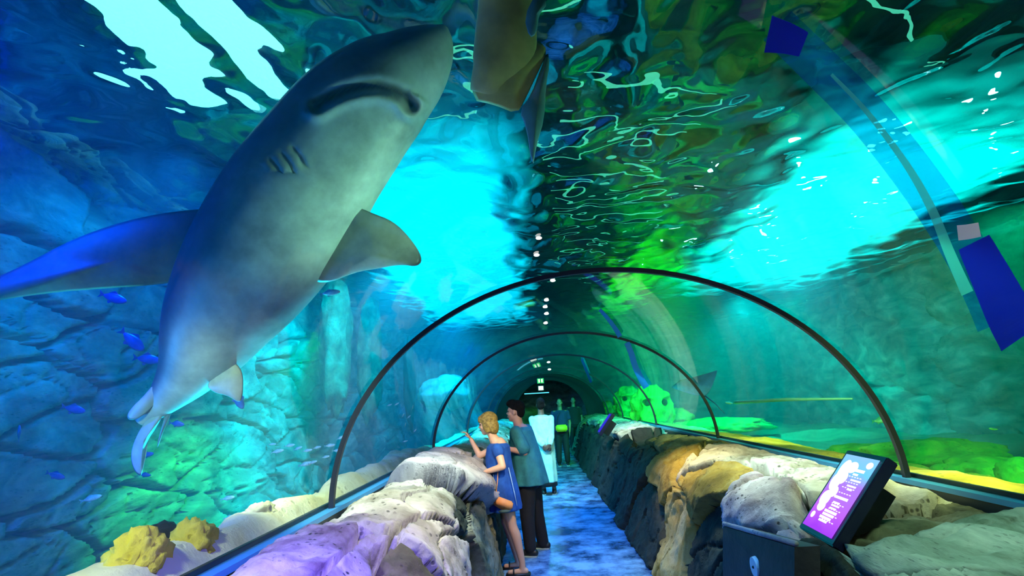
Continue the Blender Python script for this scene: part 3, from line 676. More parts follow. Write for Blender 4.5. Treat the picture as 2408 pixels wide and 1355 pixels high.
SP = [(1046, 62, 8, 2.74), (1034, 84, 38, 2.74), (1008, 118, 68, 2.74), (965, 162, 96, 2.75), (905, 212, 122, 2.76), (835, 280, 140, 2.78), (765, 370, 150, 2.8), (700, 465, 160, 2.82),
      (640, 560, 160, 2.84), (580, 650, 148, 2.86), (525, 735, 126, 2.9), (480, 815, 98, 2.93), (440, 878, 66, 2.96), (395, 930, 42, 3.0), (355, 968, 26, 3.02), (330, 992, 14, 3.02)]
vs, fs, par, res = loft_px(SP, 40, 8, .72)
# open the mouth: a crescent pressed into the underside, plus the lower jaw lip
def img(p):
    d = p-CAM; z = d.dot(FWD); return 1204+F_PX*d.dot(R2)/z, 677.5-F_PX*d.dot(U2)/z
MC = [(745, 245), (775, 228), (810, 213), (850, 204), (890, 202), (925, 210), (952, 225), (968, 248)]
def dseg(p, a, b):
    ax, ay = a; bx, by = b; t = max(0, min(1, ((p[0]-ax)*(bx-ax)+(p[1]-ay)*(by-ay))/((bx-ax)**2+(by-ay)**2)))
    return math.hypot(p[0]-ax-t*(bx-ax), p[1]-ay-t*(by-ay))
me = bpy.data.meshes.new('shark'); me.from_pydata([tuple(v) for v in vs], [], fs); me.update()
shark = link(bpy.data.objects.new('shark', me)); me.materials.append(M_SHARK)
bm = bmesh.new(); bm.from_mesh(me)
bmesh.ops.recalc_face_normals(bm, faces=bm.faces)
# finer mesh around the head for the mouth
hf = [f for f in bm.faces if 620 < img(f.calc_center_median())[0] < 1060 and 90 < img(f.calc_center_median())[1] < 400 and f.normal.dot(f.calc_center_median()-CAM) < 0]
bmesh.ops.subdivide_edges(bm, edges=list({e for f in hf for e in f.edges}), cuts=2, use_grid_fill=True)
bm.normal_update()
GILL = [[(585+i*26+j, 405-i*14+k) for j, k in ((0, 0), (18, 22), (30, 52))] for i in range(5)]
for v in bm.verts:
    if v.normal.dot(v.co-CAM) < 0:
        uv = img(v.co); dm = min(dseg(uv, MC[i], MC[i+1]) for i in range(len(MC)-1))
        below = uv[1] > 200+((uv[0]-880)/105)**2*26
        v.co += (v.co-CAM).normalized()*(.055*math.exp(-(dm/11)**2) - .022*math.exp(-((dm-26)/14)**2)*(1 if below else .25))
        dg = min(min(dseg(uv, g_[i], g_[i+1]) for i in range(2)) for g_ in GILL)
        v.co += (v.co-CAM).normalized()*.012*math.exp(-(dg/5)**2)
for f in bm.faces: f.smooth = True
bm.to_mesh(me); bm.free()
def shark_col(co):
    uv = img(co); c = min(range(len(res)), key=lambda i: (res[i][0]-co).length); C_ = res[c][0]
    T = (res[min(c+1, len(res)-1)][0]-res[max(c-1, 0)][0]).normalized(); V_ = (C_-CAM).normalized(); Wd = T.cross(V_).normalized()
    x = (co-C_).dot(Wd)/max(res[c][1], .01); z = (co-C_).dot(V_)/max(res[c][1], .01)
    # belly is turned to the lower right; back to the upper left and away
    s_ = img(C_+Wd)[0] - img(C_)[0]; x = x if s_ > 0 else -x
    t = smooth(-.55, .55, z*.6 - x*.85 + .35*noise.noise(co*3))
    col = mixc(BELLY, BACK, t)
    dm = min(dseg(uv, MC[i], MC[i+1]) for i in range(len(MC)-1))
    if z < .2: col = mixc(col, (.03, .02, .03), math.exp(-(dm/9)**2)*.95)
    if z < .2: col = mixc(col, (.5, .35, .3), .5*math.exp(-((dm-16)/7)**2)*(1 if uv[1] > 225 and uv[0] > 880 else 0))
    return col
paint(me, shark_col)
tag(shark, 'big shark swimming overhead seen from below, pale belly, mouth and snout towards the crest', 'shark')
# pectoral fins
def fincol(tipuv, tipr, base_, tipc):
    return lambda co: mixc(base_, tipc, 1-smooth(0, tipr, math.dist(img(co), tipuv)))
P_, D_ = smooth_poly([(800, 470), (872, 500), (925, 520), (965, 560), (994, 605), (985, 628), (940, 622), (890, 632), (835, 640), (760, 672), (690, 640)], [2.78, 2.8, 2.84, 2.88, 2.92, 2.92, 2.88, 2.86, 2.84, 2.84, 2.82], 2)
fin_px(P_, D_, 'pectoral_fin', shark, .09, colfn=fincol((992, 618), 60, (.55, .6, .5), (.06, .05, .06)))
P_, D_ = smooth_poly([(640, 520), (520, 488), (400, 498), (290, 520), (170, 562), (60, 622), (-90, 690), (-60, 716), (100, 690), (250, 678), (350, 672), (440, 660), (560, 660)],
                     [2.85, 2.8, 2.75, 2.7, 2.65, 2.6, 2.5, 2.5, 2.6, 2.68, 2.72, 2.78, 2.85], 2)
lf = fin_px(P_, D_, 'pectoral_fin', shark, .08, colfn=fincol((-60, 700), 260, (.5, .42, .28), (.05, .06, .08)))
lf['label'] = 'long left fin, brownish with dark tip'
P_, D_ = smooth_poly([(545, 845), (572, 872), (572, 925), (565, 950), (535, 930), (505, 925), (480, 905)], [2.9]*7, 2)
fin_px(P_, D_, 'pelvic_fin', shark, .04)
P_, D_ = smooth_poly([(400, 830), (385, 870), (345, 925), (300, 968), (299, 990), (330, 985), (375, 940), (420, 900)], [2.95]*8, 2)
fin_px(P_, D_, 'dorsal_fin', shark, .05, colfn=lambda co: mixc(BELLY, BACK, .45))
P_, D_ = smooth_poly([(365, 960), (345, 985), (318, 1030), (305, 1075), (318, 1115), (336, 1122), (330, 1080), (345, 1035), (380, 985), (395, 950)], [3.0]*10, 2)
fin_px(P_, D_, 'tail_fin', shark, .04, colfn=lambda co: (.45, .68, .68))
P_, D_ = smooth_poly([(400, 940), (385, 985), (372, 1035), (368, 1060), (382, 1020), (400, 980), (415, 940)], [3.02]*7, 1)
fin_px(P_, D_, 'tail_fin', shark, .02, colfn=lambda co: (.2, .4, .45))
bm = bmesh.new(); bmesh.ops.create_uvsphere(bm, u_segments=12, v_segments=8, radius=.028, matrix=Matrix.Translation(at_d(800, 165, 2.72))); obj('eye', bm, principled('black_eye', (.005, .005, .01), .1), shark)

# olive animal overhead beside the snout
SP2 = [(1195, -260, 60, 2.35), (1190, -120, 70, 2.35), (1190, 0, 66, 2.35), (1190, 70, 72, 2.35), (1185, 150, 74, 2.36), (1165, 205, 60, 2.37), (1160, 225, 54, 2.38)]
vs, fs, par, res2 = loft_px(SP2, 28, 6, .35)
o2 = meshobj('shark', vs, fs, M_SHARK); paint(o2.data, lambda co: mixc((.75, .66, .25), (.4, .5, .16), .5+.5*noise.noise(co*4)))
tag(o2, 'olive brown body of a second large fish crossing overhead at the top edge', 'fish')
P_, D_ = smooth_poly([(1120, 160), (1108, 235), (1160, 246), (1215, 268), (1235, 235), (1265, 170), (1290, 120), (1262, 90), (1200, 110)], [2.36]*9, 1)
fin_px(P_, D_, 'fin', o2, .06, colfn=lambda co: mixc((.8, .7, .22), (.4, .6, .15), .5+.5*noise.noise(co*4)))
P_, D_ = smooth_poly([(1232, 40), (1245, 90), (1262, 80), (1268, 30), (1290, 8), (1262, -20)], [2.3]*6, 1)
fin_px(P_, D_, 'fin', o2, .03, colfn=lambda co: (.12, .35, .4))
P_, D_ = smooth_poly([(1288, 118), (1272, 160), (1248, 225), (1220, 262), (1238, 300), (1252, 400), (1262, 340), (1280, 280), (1284, 200), (1293, 150)], [2.36]*10, 1)
fin_px(P_, D_, 'fin', o2, .04, colfn=lambda co: (.12, .42, .45))['label'] = 'narrow blue green fin'

# ------------------------------------------------------------------ fish
M_FISH = vcol_mat('fish_skin', .3)
def make_fish(name, L_, h, col, col2, label, group=None, cat='fish'):
    """local +x nose; body spindle with tail fork, dorsal and belly fins"""
    bm = bmesh.new(); n, sg = 12, 10; rows = []
    for i in range(n+1):
        t = i/n; x = L_*(.5-t*.82); r = math.sin(PI*min(1, t*.93+.03))**.7*(1-.25*t); r = max(r, .12)
        rows.append([bm.verts.new((x, .45*h*.5*r*math.cos(2*PI*k/sg), h*.5*r*math.sin(2*PI*k/sg))) for k in range(sg)])
    for i in range(n):
        for k in range(sg): bm.faces.new((rows[i][k], rows[i][(k+1) % sg], rows[i+1][(k+1) % sg], rows[i+1][k]))
    bm.faces.new(rows[0][::-1]); bm.faces.new(rows[-1])
    o = obj(name, bm, M_FISH); paint(o.data, lambda co: mixc(col, col2, smooth(-.1*h, .3*h, co.z)))
    def fin(nm, pts, th=.006):
        b = bmesh.new(); th *= L_/.3
        f1 = [b.verts.new((x, th/2, z)) for x, z in pts]; f2 = [b.verts.new((x, -th/2, z)) for x, z in pts]
        b.faces.new(f1); b.faces.new(f2[::-1])
        for i in range(len(pts)): b.faces.new((f1[i], f2[i], f2[(i+1) % len(pts)], f1[(i+1) % len(pts)]))
        bmesh.ops.recalc_face_normals(b, faces=b.faces)
        c = obj(nm, b, M_FISH, o, False); paint(c.data, lambda co: col2)
    fin('tail_fin', [(-.28*L_, 0), (-.5*L_, .3*h+.02*L_), (-.44*L_, 0), (-.5*L_, -.3*h-.02*L_)])
    fin('dorsal_fin', [(.15*L_, .4*h), (0, .62*h), (-.2*L_, .3*h)])
    fin('belly_fin', [(.05*L_, -.4*h), (-.08*L_, -.58*h), (-.15*L_, -.35*h)])
    return tag(o, label, cat, group)
protos = {}
def put_fish(kind, u, v, xw, length_px, ang, label, group=None, flip=1):
    """ang: heading in the picture plane, degrees; xw: distance as camera depth"""
    p = at_d(u, v, xw); Lm = length_px*xw/F_PX
    cols = {'pale': ((.8, .95, .9), (.3, .6, .6)), 'blue': ((.02, .06, .45), (.01, .02, .25)), 'silver': ((.6, .9, .9), (.1, .5, .5)), 'yellow': ((.5, .9, .1), (.1, .2, .7))}[kind]
    if kind not in protos: o = protos[kind] = make_fish('fish', 1, .34 if kind != 'blue' else .45, *cols, label, group)
    else:
        s = protos[kind]; o = s.copy(); link(o); o['label'] = label
        for ch in s.children: c = ch.copy(); COL.objects.link(c); c.parent = o
    if group: o['group'] = group
    elif 'group' in o: del o['group']
    X = (R2*math.cos(math.radians(ang))+U2*math.sin(math.radians(ang))+FWD*.25).normalized(); Z = (U2-X*U2.dot(X)).normalized(); Y_ = Z.cross(X)
    o.matrix_world = Matrix(((X.x*Lm, Y_.x*Lm, Z.x*Lm, p.x), (X.y*Lm, Y_.y*Lm, Z.y*Lm, p.y), (X.z*Lm, Y_.z*Lm, Z.z*Lm, p.z), (0, 0, 0, 1)))
g = 'small pale fish before the left rocks'; lb = 'small pale fish in the shoal over the green rocks on the left'
for u, v, l_, a in [(652, 1062, 30, 10), (680, 1048, 26, 5), (700, 1055, 22, 20), (722, 1060, 24, 8), (718, 1092, 34, 12), (735, 1088, 22, 15), (775, 1048, 26, 5), (792, 1060, 22, 0),
                    (745, 1053, 20, 10), (800, 1030, 20, 25), (640, 1045, 18, 0), (765, 1075, 20, 10)]:
    put_fish('pale', u, v, 5.2, l_, a, lb, g)
lb2 = 'tiny pale fish above the rail between the near hoop and the woman'
for u, v, l_, a in [(915, 953, 14, 20), (932, 951, 14, 30), (970, 959, 13, 80), (947, 978, 12, 60), (961, 981, 12, 40), (953, 1000, 12, 80), (975, 1014, 12, 50), (952, 1038, 14, 10)]:
    put_fish('silver', u, v, 6.0, l_, a, lb2, 'tiny fish near the dark post')
put_fish('pale', 775, 689, 3.6, 48, 8, 'lone pale fish just under the big shark\'s right fin')
put_fish('pale', 535, 1172, 4.4, 32, 8, 'single pale fish near the green lit rock above the cream ledge')
put_fish('pale', 540, 1217, 4.4, 30, 10, 'pale fish lowest over the green lit slab')
put_fish('pale', 213, 1173, 4.6, 46, 14, 'long pale fish low down before the left rock slabs')
put_fish('silver', 2068, 989, 5.5, 46, 4, 'silver blue fish just left of the near hoop in the right tank')
put_fish('yellow', 2338, 1009, 5.5, 22, 175, 'tiny yellow and blue fish near the right edge')
put_fish('silver', 1716, 948, 9, 20, 175, 'tiny silver fish at the tip of the pale streak in the right tank')
for u, v, l_, a, s_ in [(45, 1020, 40, 100, 'dark blue fish at the far left edge standing nearly upright'), (130, 1118, 42, -25, 'dark blue fish over the crack at lower left'), (172, 962, 52, -18, 'dark blue fish level with the big shark\'s tail'),
                        (345, 1070, 30, 10, 'dark blue fish right beside the shark\'s tail fin'), (340, 1117, 26, -10, 'dark blue fish just under the shark\'s tail fin'), (415, 997, 34, -12, 'blue fish right of the shark\'s tail'),
                        (310, 800, 70, -50, 'dark blue fish diving left of the shark\'s body'), (345, 845, 60, -10, 'dark blue fish close to the shark\'s hind body'), (560, 940, 50, -70, 'dark blue fish behind the pelvic fin'), (265, 700, 60, -20, 'dark blue fish under the shark\'s long left fin')]:
    put_fish('blue', u, v, 4.6, l_, a, s_)
# blue ray
def make_ray(c, s):
    bm = bmesh.new(); n = 24; vs_ = {}
    for sg in (1, -1):
        for i in range(n+1):
            for j in range(n+1):
                X = -1+2*i/n; Yq = -1+2*j/n
                w_ = (1-abs(X)**1.3)*.62; y = Yq*w_ - .12*abs(X); th = .16*(1-abs(X))**1.2*(1-Yq*Yq)
                z = th*sg*.6 + .42*abs(X)**1.5
                vs_[(sg, i, j)] = bm.verts.new((X*s, y*s, z*s))
        for i in range(n):
            for j in range(n):
                f = (vs_[(sg, i, j)], vs_[(sg, i+1, j)], vs_[(sg, i+1, j+1)], vs_[(sg, i, j+1)]); bm.faces.new(f if sg > 0 else f[::-1])
    bmesh.ops.remove_doubles(bm, verts=bm.verts, dist=.0005)
    o = obj('stingray', bm, M_FISH); paint(o.data, lambda co: (.05, .25, .9) if co.z > .05 else (.08, .35, 1)); o.location = c; o.rotation_euler = (.5, -.25, .35)
    b = bmesh.new(); tube(b, [(0, -.5*s, 0), (.05*s, -1*s, -.05), (0, -1.5*s, -.1)], [.03*s, .015*s, .004], 8); t_ = obj('tail', b, M_FISH, o); paint(t_.data, lambda co: (.02, .08, .45))
    return tag(o, 'blue stingray with raised wings behind the second hoop in the right tank', 'stingray')
make_ray(at_d(1628, 912, 8.5), .46)

# joint reflections on the acrylic, right side, laid on as coloured strips
def on_glass(u, v, off=.01):
    d = ray(u, v); o_ = CAM-Vector((0, 0, ZB)); A_, B_ = A+off, B+off; a_ = (d.x/A_)**2+(d.z/B_)**2; b_ = 2*(o_.x*d.x/A_**2+o_.z*d.z/B_**2); c_ = (o_.x/A_)**2+(o_.z/B_)**2-1
    return CAM+d*((-b_+math.sqrt(b_*b_-4*a_*c_))/2/a_)
def glass_mat(name, col, alpha, rough=.2, tint=(1, 1, 1)):
    m, nt, out = nmat(name); t = N(nt, 'ShaderNodeBsdfTransparent'); t.inputs[0].default_value = (*tint, 1); d = N(nt, 'ShaderNodeBsdfPrincipled'); d.inputs['Base Color'].default_value = (*col, 1); d.inputs['Roughness'].default_value = rough
    x = N(nt, 'ShaderNodeMixShader'); x.inputs[0].default_value = alpha; L(nt, t.outputs[0], x.inputs[1]); L(nt, d.outputs[0], x.inputs[2]); L(nt, x.outputs[0], out.inputs['Surface']); return m
def band(uvs, wpx, mat, name, parent=None, off=-.012, th=.012):
    # resample
    pts = []
    n = len(uvs)
    for i in range(n-1):
        for k in range(8):
            t = k/8; q = [uvs[max(0, i-1)], uvs[i], uvs[i+1], uvs[min(n-1, i+2)]]
            pts.append(tuple(.5*((2*q[1][c])+(q[2][c]-q[0][c])*t+(2*q[0][c]-5*q[1][c]+4*q[2][c]-q[3][c])*t*t+(3*q[1][c]-q[0][c]-3*q[2][c]+q[3][c])*t**3) for c in (0, 1)))
    pts.append(uvs[-1]); rows = []; bm = bmesh.new()
    for i, p in enumerate(pts):
        a, b = pts[max(0, i-1)], pts[min(len(pts)-1, i+1)]; l_ = math.hypot(b[0]-a[0], b[1]-a[1]); nx_, ny_ = -(b[1]-a[1])/l_, (b[0]-a[0])/l_
        ww = wpx[0]+(wpx[1]-wpx[0])*i/(len(pts)-1)
        L0, R0 = (p[0]-nx_*ww/2, p[1]-ny_*ww/2), (p[0]+nx_*ww/2, p[1]+ny_*ww/2)
        rows.append([bm.verts.new(on_glass(*L0, off)), bm.verts.new(on_glass(*R0, off)), bm.verts.new(on_glass(*R0, off-th)), bm.verts.new(on_glass(*L0, off-th))])
    for i in range(len(rows)-1):
        for k in range(4): bm.faces.new((rows[i][k], rows[i][(k+1) % 4], rows[i+1][(k+1) % 4], rows[i+1][k]))
    bm.faces.new(rows[0]); bm.faces.new(rows[-1][::-1]); bmesh.ops.recalc_face_normals(bm, faces=bm.faces)
    return obj(name, bm, mat, parent, False)
M_BAND = glass_mat('blue_reflection', (.0, .05, 1), .3, .6, (0, .02, .75)); M_BAND2 = glass_mat('cyan_reflection', (.1, 1, .7), .45, .5, (.6, 1, .9))
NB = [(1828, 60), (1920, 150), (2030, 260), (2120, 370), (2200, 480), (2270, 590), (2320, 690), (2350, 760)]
bd = band(NB, (95, 110), glass_mat('pale_blue_reflection', (0, .3, .9), .10, .6, (.25, .8, 1)), 'glass_reflection'); tag(bd, 'wide translucent blue reflection band running down the near right glass', 'joint strip')  # this joint strip is a reflection laid on as colour
band([(1955, 175), (2040, 265), (2130, 385), (2190, 490), (2235, 600), (2275, 690)], (8, 30), M_BAND2, 'cyan_midline', bd, -.03, .006)
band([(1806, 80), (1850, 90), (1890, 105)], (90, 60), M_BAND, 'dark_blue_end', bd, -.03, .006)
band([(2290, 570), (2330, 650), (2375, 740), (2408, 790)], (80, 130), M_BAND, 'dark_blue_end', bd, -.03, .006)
b_ = band([(2252, 548), (2278, 545), (2304, 540)], (36, 34), principled('paper_label', (.85, .75, .6), .6, emit=(.9, .75, .6), es=0), 'paper_label', bd, -.045, .006); b_['label'] = 'small cream label'
for pts, w_, lab in [([(1410, 728), (1430, 750), (1448, 775), (1458, 792)], (8, 12), 'short cyan joint strip above the second hoop'), ([(1474, 806), (1484, 830), (1495, 865), (1510, 895), (1520, 912)], (13, 16), 'bright blue joint strip just below the second hoop'),  # both joint strips are reflections laid on as colour
                     ([(1368, 845), (1378, 870), (1390, 900)], (6, 6), 'tiny blue joint strip near the third hoop')]:  # a reflection laid on as a coloured strip, too
    tag(band(pts, w_, principled('blue_strip_'+lab[:5], (.0, .25, .9), .4), 'glass_reflection', None, -.02), lab, 'joint strip')  # joint strip here means a joint reflection laid on as colour

# ------------------------------------------------------------------ people
def capsule(bm, p0, p1, r0, r1, seg=12):
    p0, p1 = Vector(p0), Vector(p1)
    for p, r in ((p0, r0), (p1, r1)):
        bmesh.ops.create_icosphere(bm, subdivisions=2, radius=r, matrix=Matrix.Translation(p))
    if (p1-p0).length > 1e-4: tube(bm, [p0, p1], [r0*.99, r1*.99], seg)
def ell(bm, c, r, rot=None, sub=3):
    M = Matrix.Translation(c) @ (rot.to_4x4() if rot else Matrix()) @ Matrix.Diagonal((*r, 1))
    bmesh.ops.create_icosphere(bm, subdivisions=sub, radius=1, matrix=M)
def frame(fwd, up=Vector((0, 0, 1))):
    f = Vector(fwd).normalized(); s = f.cross(up).normalized(); u = s.cross(f)
    return Matrix(((s.x, f.x, u.x), (s.y, f.y, u.y), (s.z, f.z, u.z)))       # columns: right, forward, up
def head(bm, c, F, k=1):
    """skull, face, nose, lips, chin, ears, brow; c = head centre"""
    def e(p, r): ell(bm, c+F @ (Vector(p)*k), tuple(x*k for x in r), F)
    e((0, -.012, .025), (.074, .093, .088)); e((0, .022, -.035), (.058, .066, .072)); e((0, .045, -.088), (.03, .032, .026))
    e((0, .088, -.022), (.012, .02, .014)); e((0, .08, .0), (.009, .014, .024)); e((0, .073, -.052), (.022, .015, .007)); e((0, .071, -.064), (.02, .014, .008))
    for s in (-1, 1):
        e((s*.03, .066, .018), (.022, .016, .008)); e((s*.04, .05, -.03), (.026, .028, .024)); e((s*.076, -.008, -.012), (.009, .017, .03))
def eyes(c, F, k, par):
    for s in (-1, 1):
        bm = bmesh.new(); ell(bm, c+F @ (Vector((s*.03, .0755, .002))*k), (.011*k, .008*k, .007*k), F, 2); obj('eye', bm, M_EYE, par)
    bm = bmesh.new(); ell(bm, c+F @ (Vector((0, .0855, -.058))*k), (.02*k, .006*k, .0075*k), F, 2); obj('lips', bm, M_LIP, par)
def hand(bm, wrist, d, pn, k=1, curl=.5, side=1):
    """palm and five fingers. d direction of fingers, pn palm normal (the side they curl towards)"""
    d = Vector(d).normalized(); pn = Vector(pn); pn = (pn-d*pn.dot(d)).normalized(); s = d.cross(pn)*side
    for a in (-.028, -.009, .01, .028): capsule(bm, wrist+d*.01+s*a*.6*k, wrist+d*.085*k+s*a*k, .014*k, .011*k, 8)
    for i, (a, l_) in enumerate(((.03, .062), (.01, .075), (-.01, .07), (-.029, .055))):
        p = wrist+d*.085*k+s*a*k; dr = d.copy()
        for j, f in enumerate((.45, .32, .23)):
            an = curl*(.5+.35*j); dr = (dr*math.cos(an)+pn*math.sin(an)).normalized() if j else (d*math.cos(curl*.4)+pn*math.sin(curl*.4)).normalized()
            q = p+dr*l_*f*k; capsule(bm, p, q, (.0092-.0008*j)*k, (.0085-.0008*j)*k, 8); p = q
    p = wrist+d*.025*k+s*.03*k
    for dv, r in (((s*.8+d*.5+pn*.2), .011), ((s*.35+d*.85+pn*.3), .0095)):
        q = p+dv.normalized()*.035*k; capsule(bm, p, q, r*k, (r-.001)*k, 8); p = q
def finish(name, bm, mat, parent=None, vox=.007, sm=6, disp=0):
    o = obj(name, bm, mat, parent)
    r = o.modifiers.new('merge', 'REMESH'); r.mode = 'VOXEL'; r.voxel_size = vox; r.use_smooth_shade = True
    s = o.modifiers.new('soften', 'SMOOTH'); s.iterations = sm; s.factor = .5
    return o
def skirt(bm, rings, F, n=40, folds=0, fn=9, seed=0):
    """rings: (centre, half width, half depth); closed loft with soft folds towards the hem"""
    rows = []; N_ = len(rings)
    for i, (c, a, b) in enumerate(rings):
        r = []
        for k in range(n):
            t = 2*PI*k/n; w_ = 1+folds*(i/(N_-1))**1.3*math.sin(fn*t+seed+i*.15)
            r.append(bm.verts.new(Vector(c)+F @ Vector((a*w_*math.cos(t), b*w_*math.sin(t), 0))))
        rows.append(r)
    for i in range(N_-1):
        for k in range(n): bm.faces.new((rows[i][k], rows[i][(k+1) % n], rows[i+1][(k+1) % n], rows[i+1][k]))
    bm.faces.new(rows[0][::-1]); bm.faces.new(rows[-1])
def fabric(name, c, c2=None):
    return principled(name, c, .85, 0, 1, 9, c2 or tuple(x*.75 for x in c), .5, 12)
M_SKIN = principled('skin', (.75, .42, .24), .5); M_SKIN2 = principled('tanned_skin', (.55, .28, .19), .5); M_EYE = principled('eye_dark', (.02, .02, .02), .2); M_LIP = principled('lip', (.5, .15, .13), .4)
M_HAIR = principled('brown_blond_hair', (.4, .28, .07), .6, 0, 1, 40, (.16, .11, .03), .2, 40, spec=.2); M_HAIR2 = principled('black_hair', (.004, .004, .004), .9, 0, 1, 40, (.01, .009, .008), .3, 60, spec=.1)
M_BLACK = fabric('black_cloth', (.006, .006, .01)); M_SHOE = principled('dark_shoe', (.01, .01, .012), .5); M_SOLE = principled('shoe_sole', (.4, .5, .55), .6)
def shoe(wh, ankle, toe_dir, mat, k=1, parent=None, name='shoe'):
    bm = bmesh.new(); d = Vector(toe_dir).normalized(); a = Vector((ankle.x, ankle.y, .04*k))
    capsule(bm, a-d*.05*k, a+d*.10*k, .042*k, .036*k); capsule(bm, a+d*.09*k-Vector((0, 0, .008)), a+d*.16*k-Vector((0, 0, .01)), .036*k, .028*k); capsule(bm, a, a+Vector((0, 0, .05*k)), .045*k, .042*k)
    for v in bm.verts: v.co.z = max(v.co.z, .004)
    o = finish(name, bm, mat, parent, .008, 3)
    bm = bmesh.new(); f = frame(d); box(bm, a+d*.055*k-Vector((0, 0, .034*k)), (.075*k, .26*k, .012*k), f); obj('sole', bm, M_SOLE, o, False)
    return o

# --- woman leaning on the grey block
yw = 5.9
def W(u, v, dy=0): return at_y(u, v, yw+dy)
Fh = frame((-1, .1, -.12)); Ft = frame((-1, .12, 0))
woman = empty('person', (-.72, yw, 0)); tag(woman, 'woman in a short blue dress leaning on the grey block, looking into the tank', 'person')
def adopt(o, root): o.parent = root; o.matrix_parent_inverse = Matrix.Translation(-root.location); return o
hc = W(1146, 997)
bm = bmesh.new(); head(bm, hc, Fh, .98)
neck = W(1160, 1030); sh = W(1172, 1050); hip = W(1188, 1150)
capsule(bm, hc+Fh @ Vector((0, -.02, -.05)), neck, .05, .05); capsule(bm, neck, sh+Vector((0, 0, .0)), .052, .07)
ls, rs = sh+Vector((0, -.16, -.015)), sh+Vector((0, .16, -.01))
capsule(bm, ls, rs, .05, .05); ell(bm, (sh+hip)/2+Vector((0, 0, .04)), (.14, .1, .27), Ft); ell(bm, hip, (.16, .12, .13), Ft)
le = W(1182, 1098, -.24); lw = W(1143, 1110, -.2)
capsule(bm, ls, le, .045, .037); capsule(bm, le, lw, .037, .026); hand(bm, lw, (-1, .2, -.15), (0, -.1, -1), .95, .35, -1)
re = W(1128, 1072, .2); rw = W(1108, 1034, .25)
capsule(bm, rs, re, .045, .036); capsule(bm, re, rw, .036, .025); hand(bm, rw, (-.5, .1, .75), (-.8, 0, -.5), .95, .9, 1)
for dy, kn, an in ((-.09, W(1203, 1235, -.1), W(1228, 1322, -.08)), (.1, W(1190, 1228, .12), W(1218, 1318, .14))):
    h_ = hip+Vector((0, dy, -.04)); capsule(bm, h_, kn, .085, .055); mid_ = kn.lerp(an, .3)+Vector((.012, 0, 0)); capsule(bm, kn, mid_, .052, .053); capsule(bm, mid_, an, .053, .032)
    foot = Vector((an.x, an.y, .04)); capsule(bm, an, foot, .032, .033); capsule(bm, foot+Vector((.03, 0, -.005)), foot+Vector((-.13, 0, -.012)), .032, .024)
adopt(finish('body', bm, M_SKIN, None, .0065, 5), woman)
body_w = woman.children[-1] if woman.children else None
eyes(hc, Fh, .98, woman)
for c in woman.children:
    if c.name.startswith(('eye', 'lips')): c.matrix_parent_inverse = Matrix.Translation(-woman.location)
M_DRESS = fabric('blue_cotton', (.01, .10, .42), (.005, .06, .28))
bm = bmesh.new()
rg = [(sh+Vector((0, 0, .035)), .10, .085), (sh+Vector((.0, 0, .0)), .19, .12), (W(1172, 1075), .175, .135), (W(1175, 1100), .165, .14), (W(1180, 1130), .185, .155), (W(1184, 1155), .21, .165), (W(1187, 1180), .225, .17), (W(1189, 1197), .235, .175)]
skirt(bm, rg, Ft, 60, .05, 11)
capsule(bm, ls, ls.lerp(le, .22), .062, .06); capsule(bm, rs, rs.lerp(re, .25), .062, .06)
dress = adopt(finish('dress', bm, M_DRESS, None, .009, 4), woman)
M_SEAM = principled('pale_piping', (.35, .55, .7), .6)
bm = bmesh.new(); tube(bm, [W(1196, 1100, -.168), W(1203, 1130, -.185), W(1210, 1160, -.2), W(1216, 1190, -.21)], .004, 6); sm_ = obj('seam', bm, M_SEAM, dress)
bm = bmesh.new(); tube(bm, [W(1160, 1115, -.165), W(1162, 1140, -.185), W(1166, 1170, -.2)], .004, 6); obj('seam', bm, M_SEAM, dress)
for c in dress.children: c.matrix_parent_inverse = Matrix()
bm = bmesh.new()
def H(p, r): ell(bm, hc+Fh @ Vector(p), r, Fh)
H((0, -.02, .045), (.088, .1, .085)); H((0, -.055, -.03), (.085, .066, .1)); H((0, .055, .068), (.066, .038, .03)); H((0, .075, .045), (.06, .02, .026))
for s in (-1, 1): H((s*.066, -.005, -.01), (.024, .05, .085))
adopt(finish('hair', bm, M_HAIR, None, .008, 3), woman)
bm = bmesh.new(); capsule(bm, W(1206, 1340, -.08)*1, W(1236, 1344, -.08), .012, .012)
for an in (W(1228, 1322, -.08), W(1218, 1318, .14)):
    bm = bmesh.new(); box(bm, (an.x-.045, an.y, .01), (.25, .085, .018)); bmesh.ops.bevel(bm, geom=bm.edges[:], offset=.006, segments=2, affect='EDGES'); sd_ = adopt(obj('sandal', bm, M_SHOE, None), woman)
    bm = bmesh.new(); tube(bm, [(an.x-.09, an.y-.04, .02), (an.x-.09, an.y, .065), (an.x-.09, an.y+.04, .02)], .008, 6); st_ = obj('strap', bm, M_SHOE, sd_)
# orange clutch bag on a strap
M_BAG = principled('orange_leather', (1, .42, .12), .5, 0, 1, 6, (.9, .34, .1), .3, 20)
bag = empty('shoulder_bag', W(1187, 1190, -.26)); tag(bag, 'orange tan pouch bag hanging at the hem of the blue dress', 'bag')
b0 = [W(1163, 1166, -.26), W(1207, 1182, -.26), W(1204, 1200, -.26), W(1186, 1204, -.26), W(1160, 1188, -.26)]
bm = bmesh.new(); f1 = [bm.verts.new(p) for p in b0]; f2 = [bm.verts.new(p+Vector((0, .05, 0))) for p in b0]; bm.faces.new(f1); bm.faces.new(f2[::-1])
for i in range(5): bm.faces.new((f1[i], f2[i], f2[(i+1) % 5], f1[(i+1) % 5]))
bmesh.ops.recalc_face_normals(bm, faces=bm.faces); bmesh.ops.bevel(bm, geom=bm.edges[:], offset=.012, segments=3, affect='EDGES'); adopt(obj('pouch', bm, M_BAG, None), bag)
bm = bmesh.new(); ell(bm, W(1186, 1203, -.27), (.06, .03, .016)); adopt(obj('trim', bm, principled('dark_green_trim', (.04, .08, .05), .6), None), bag)
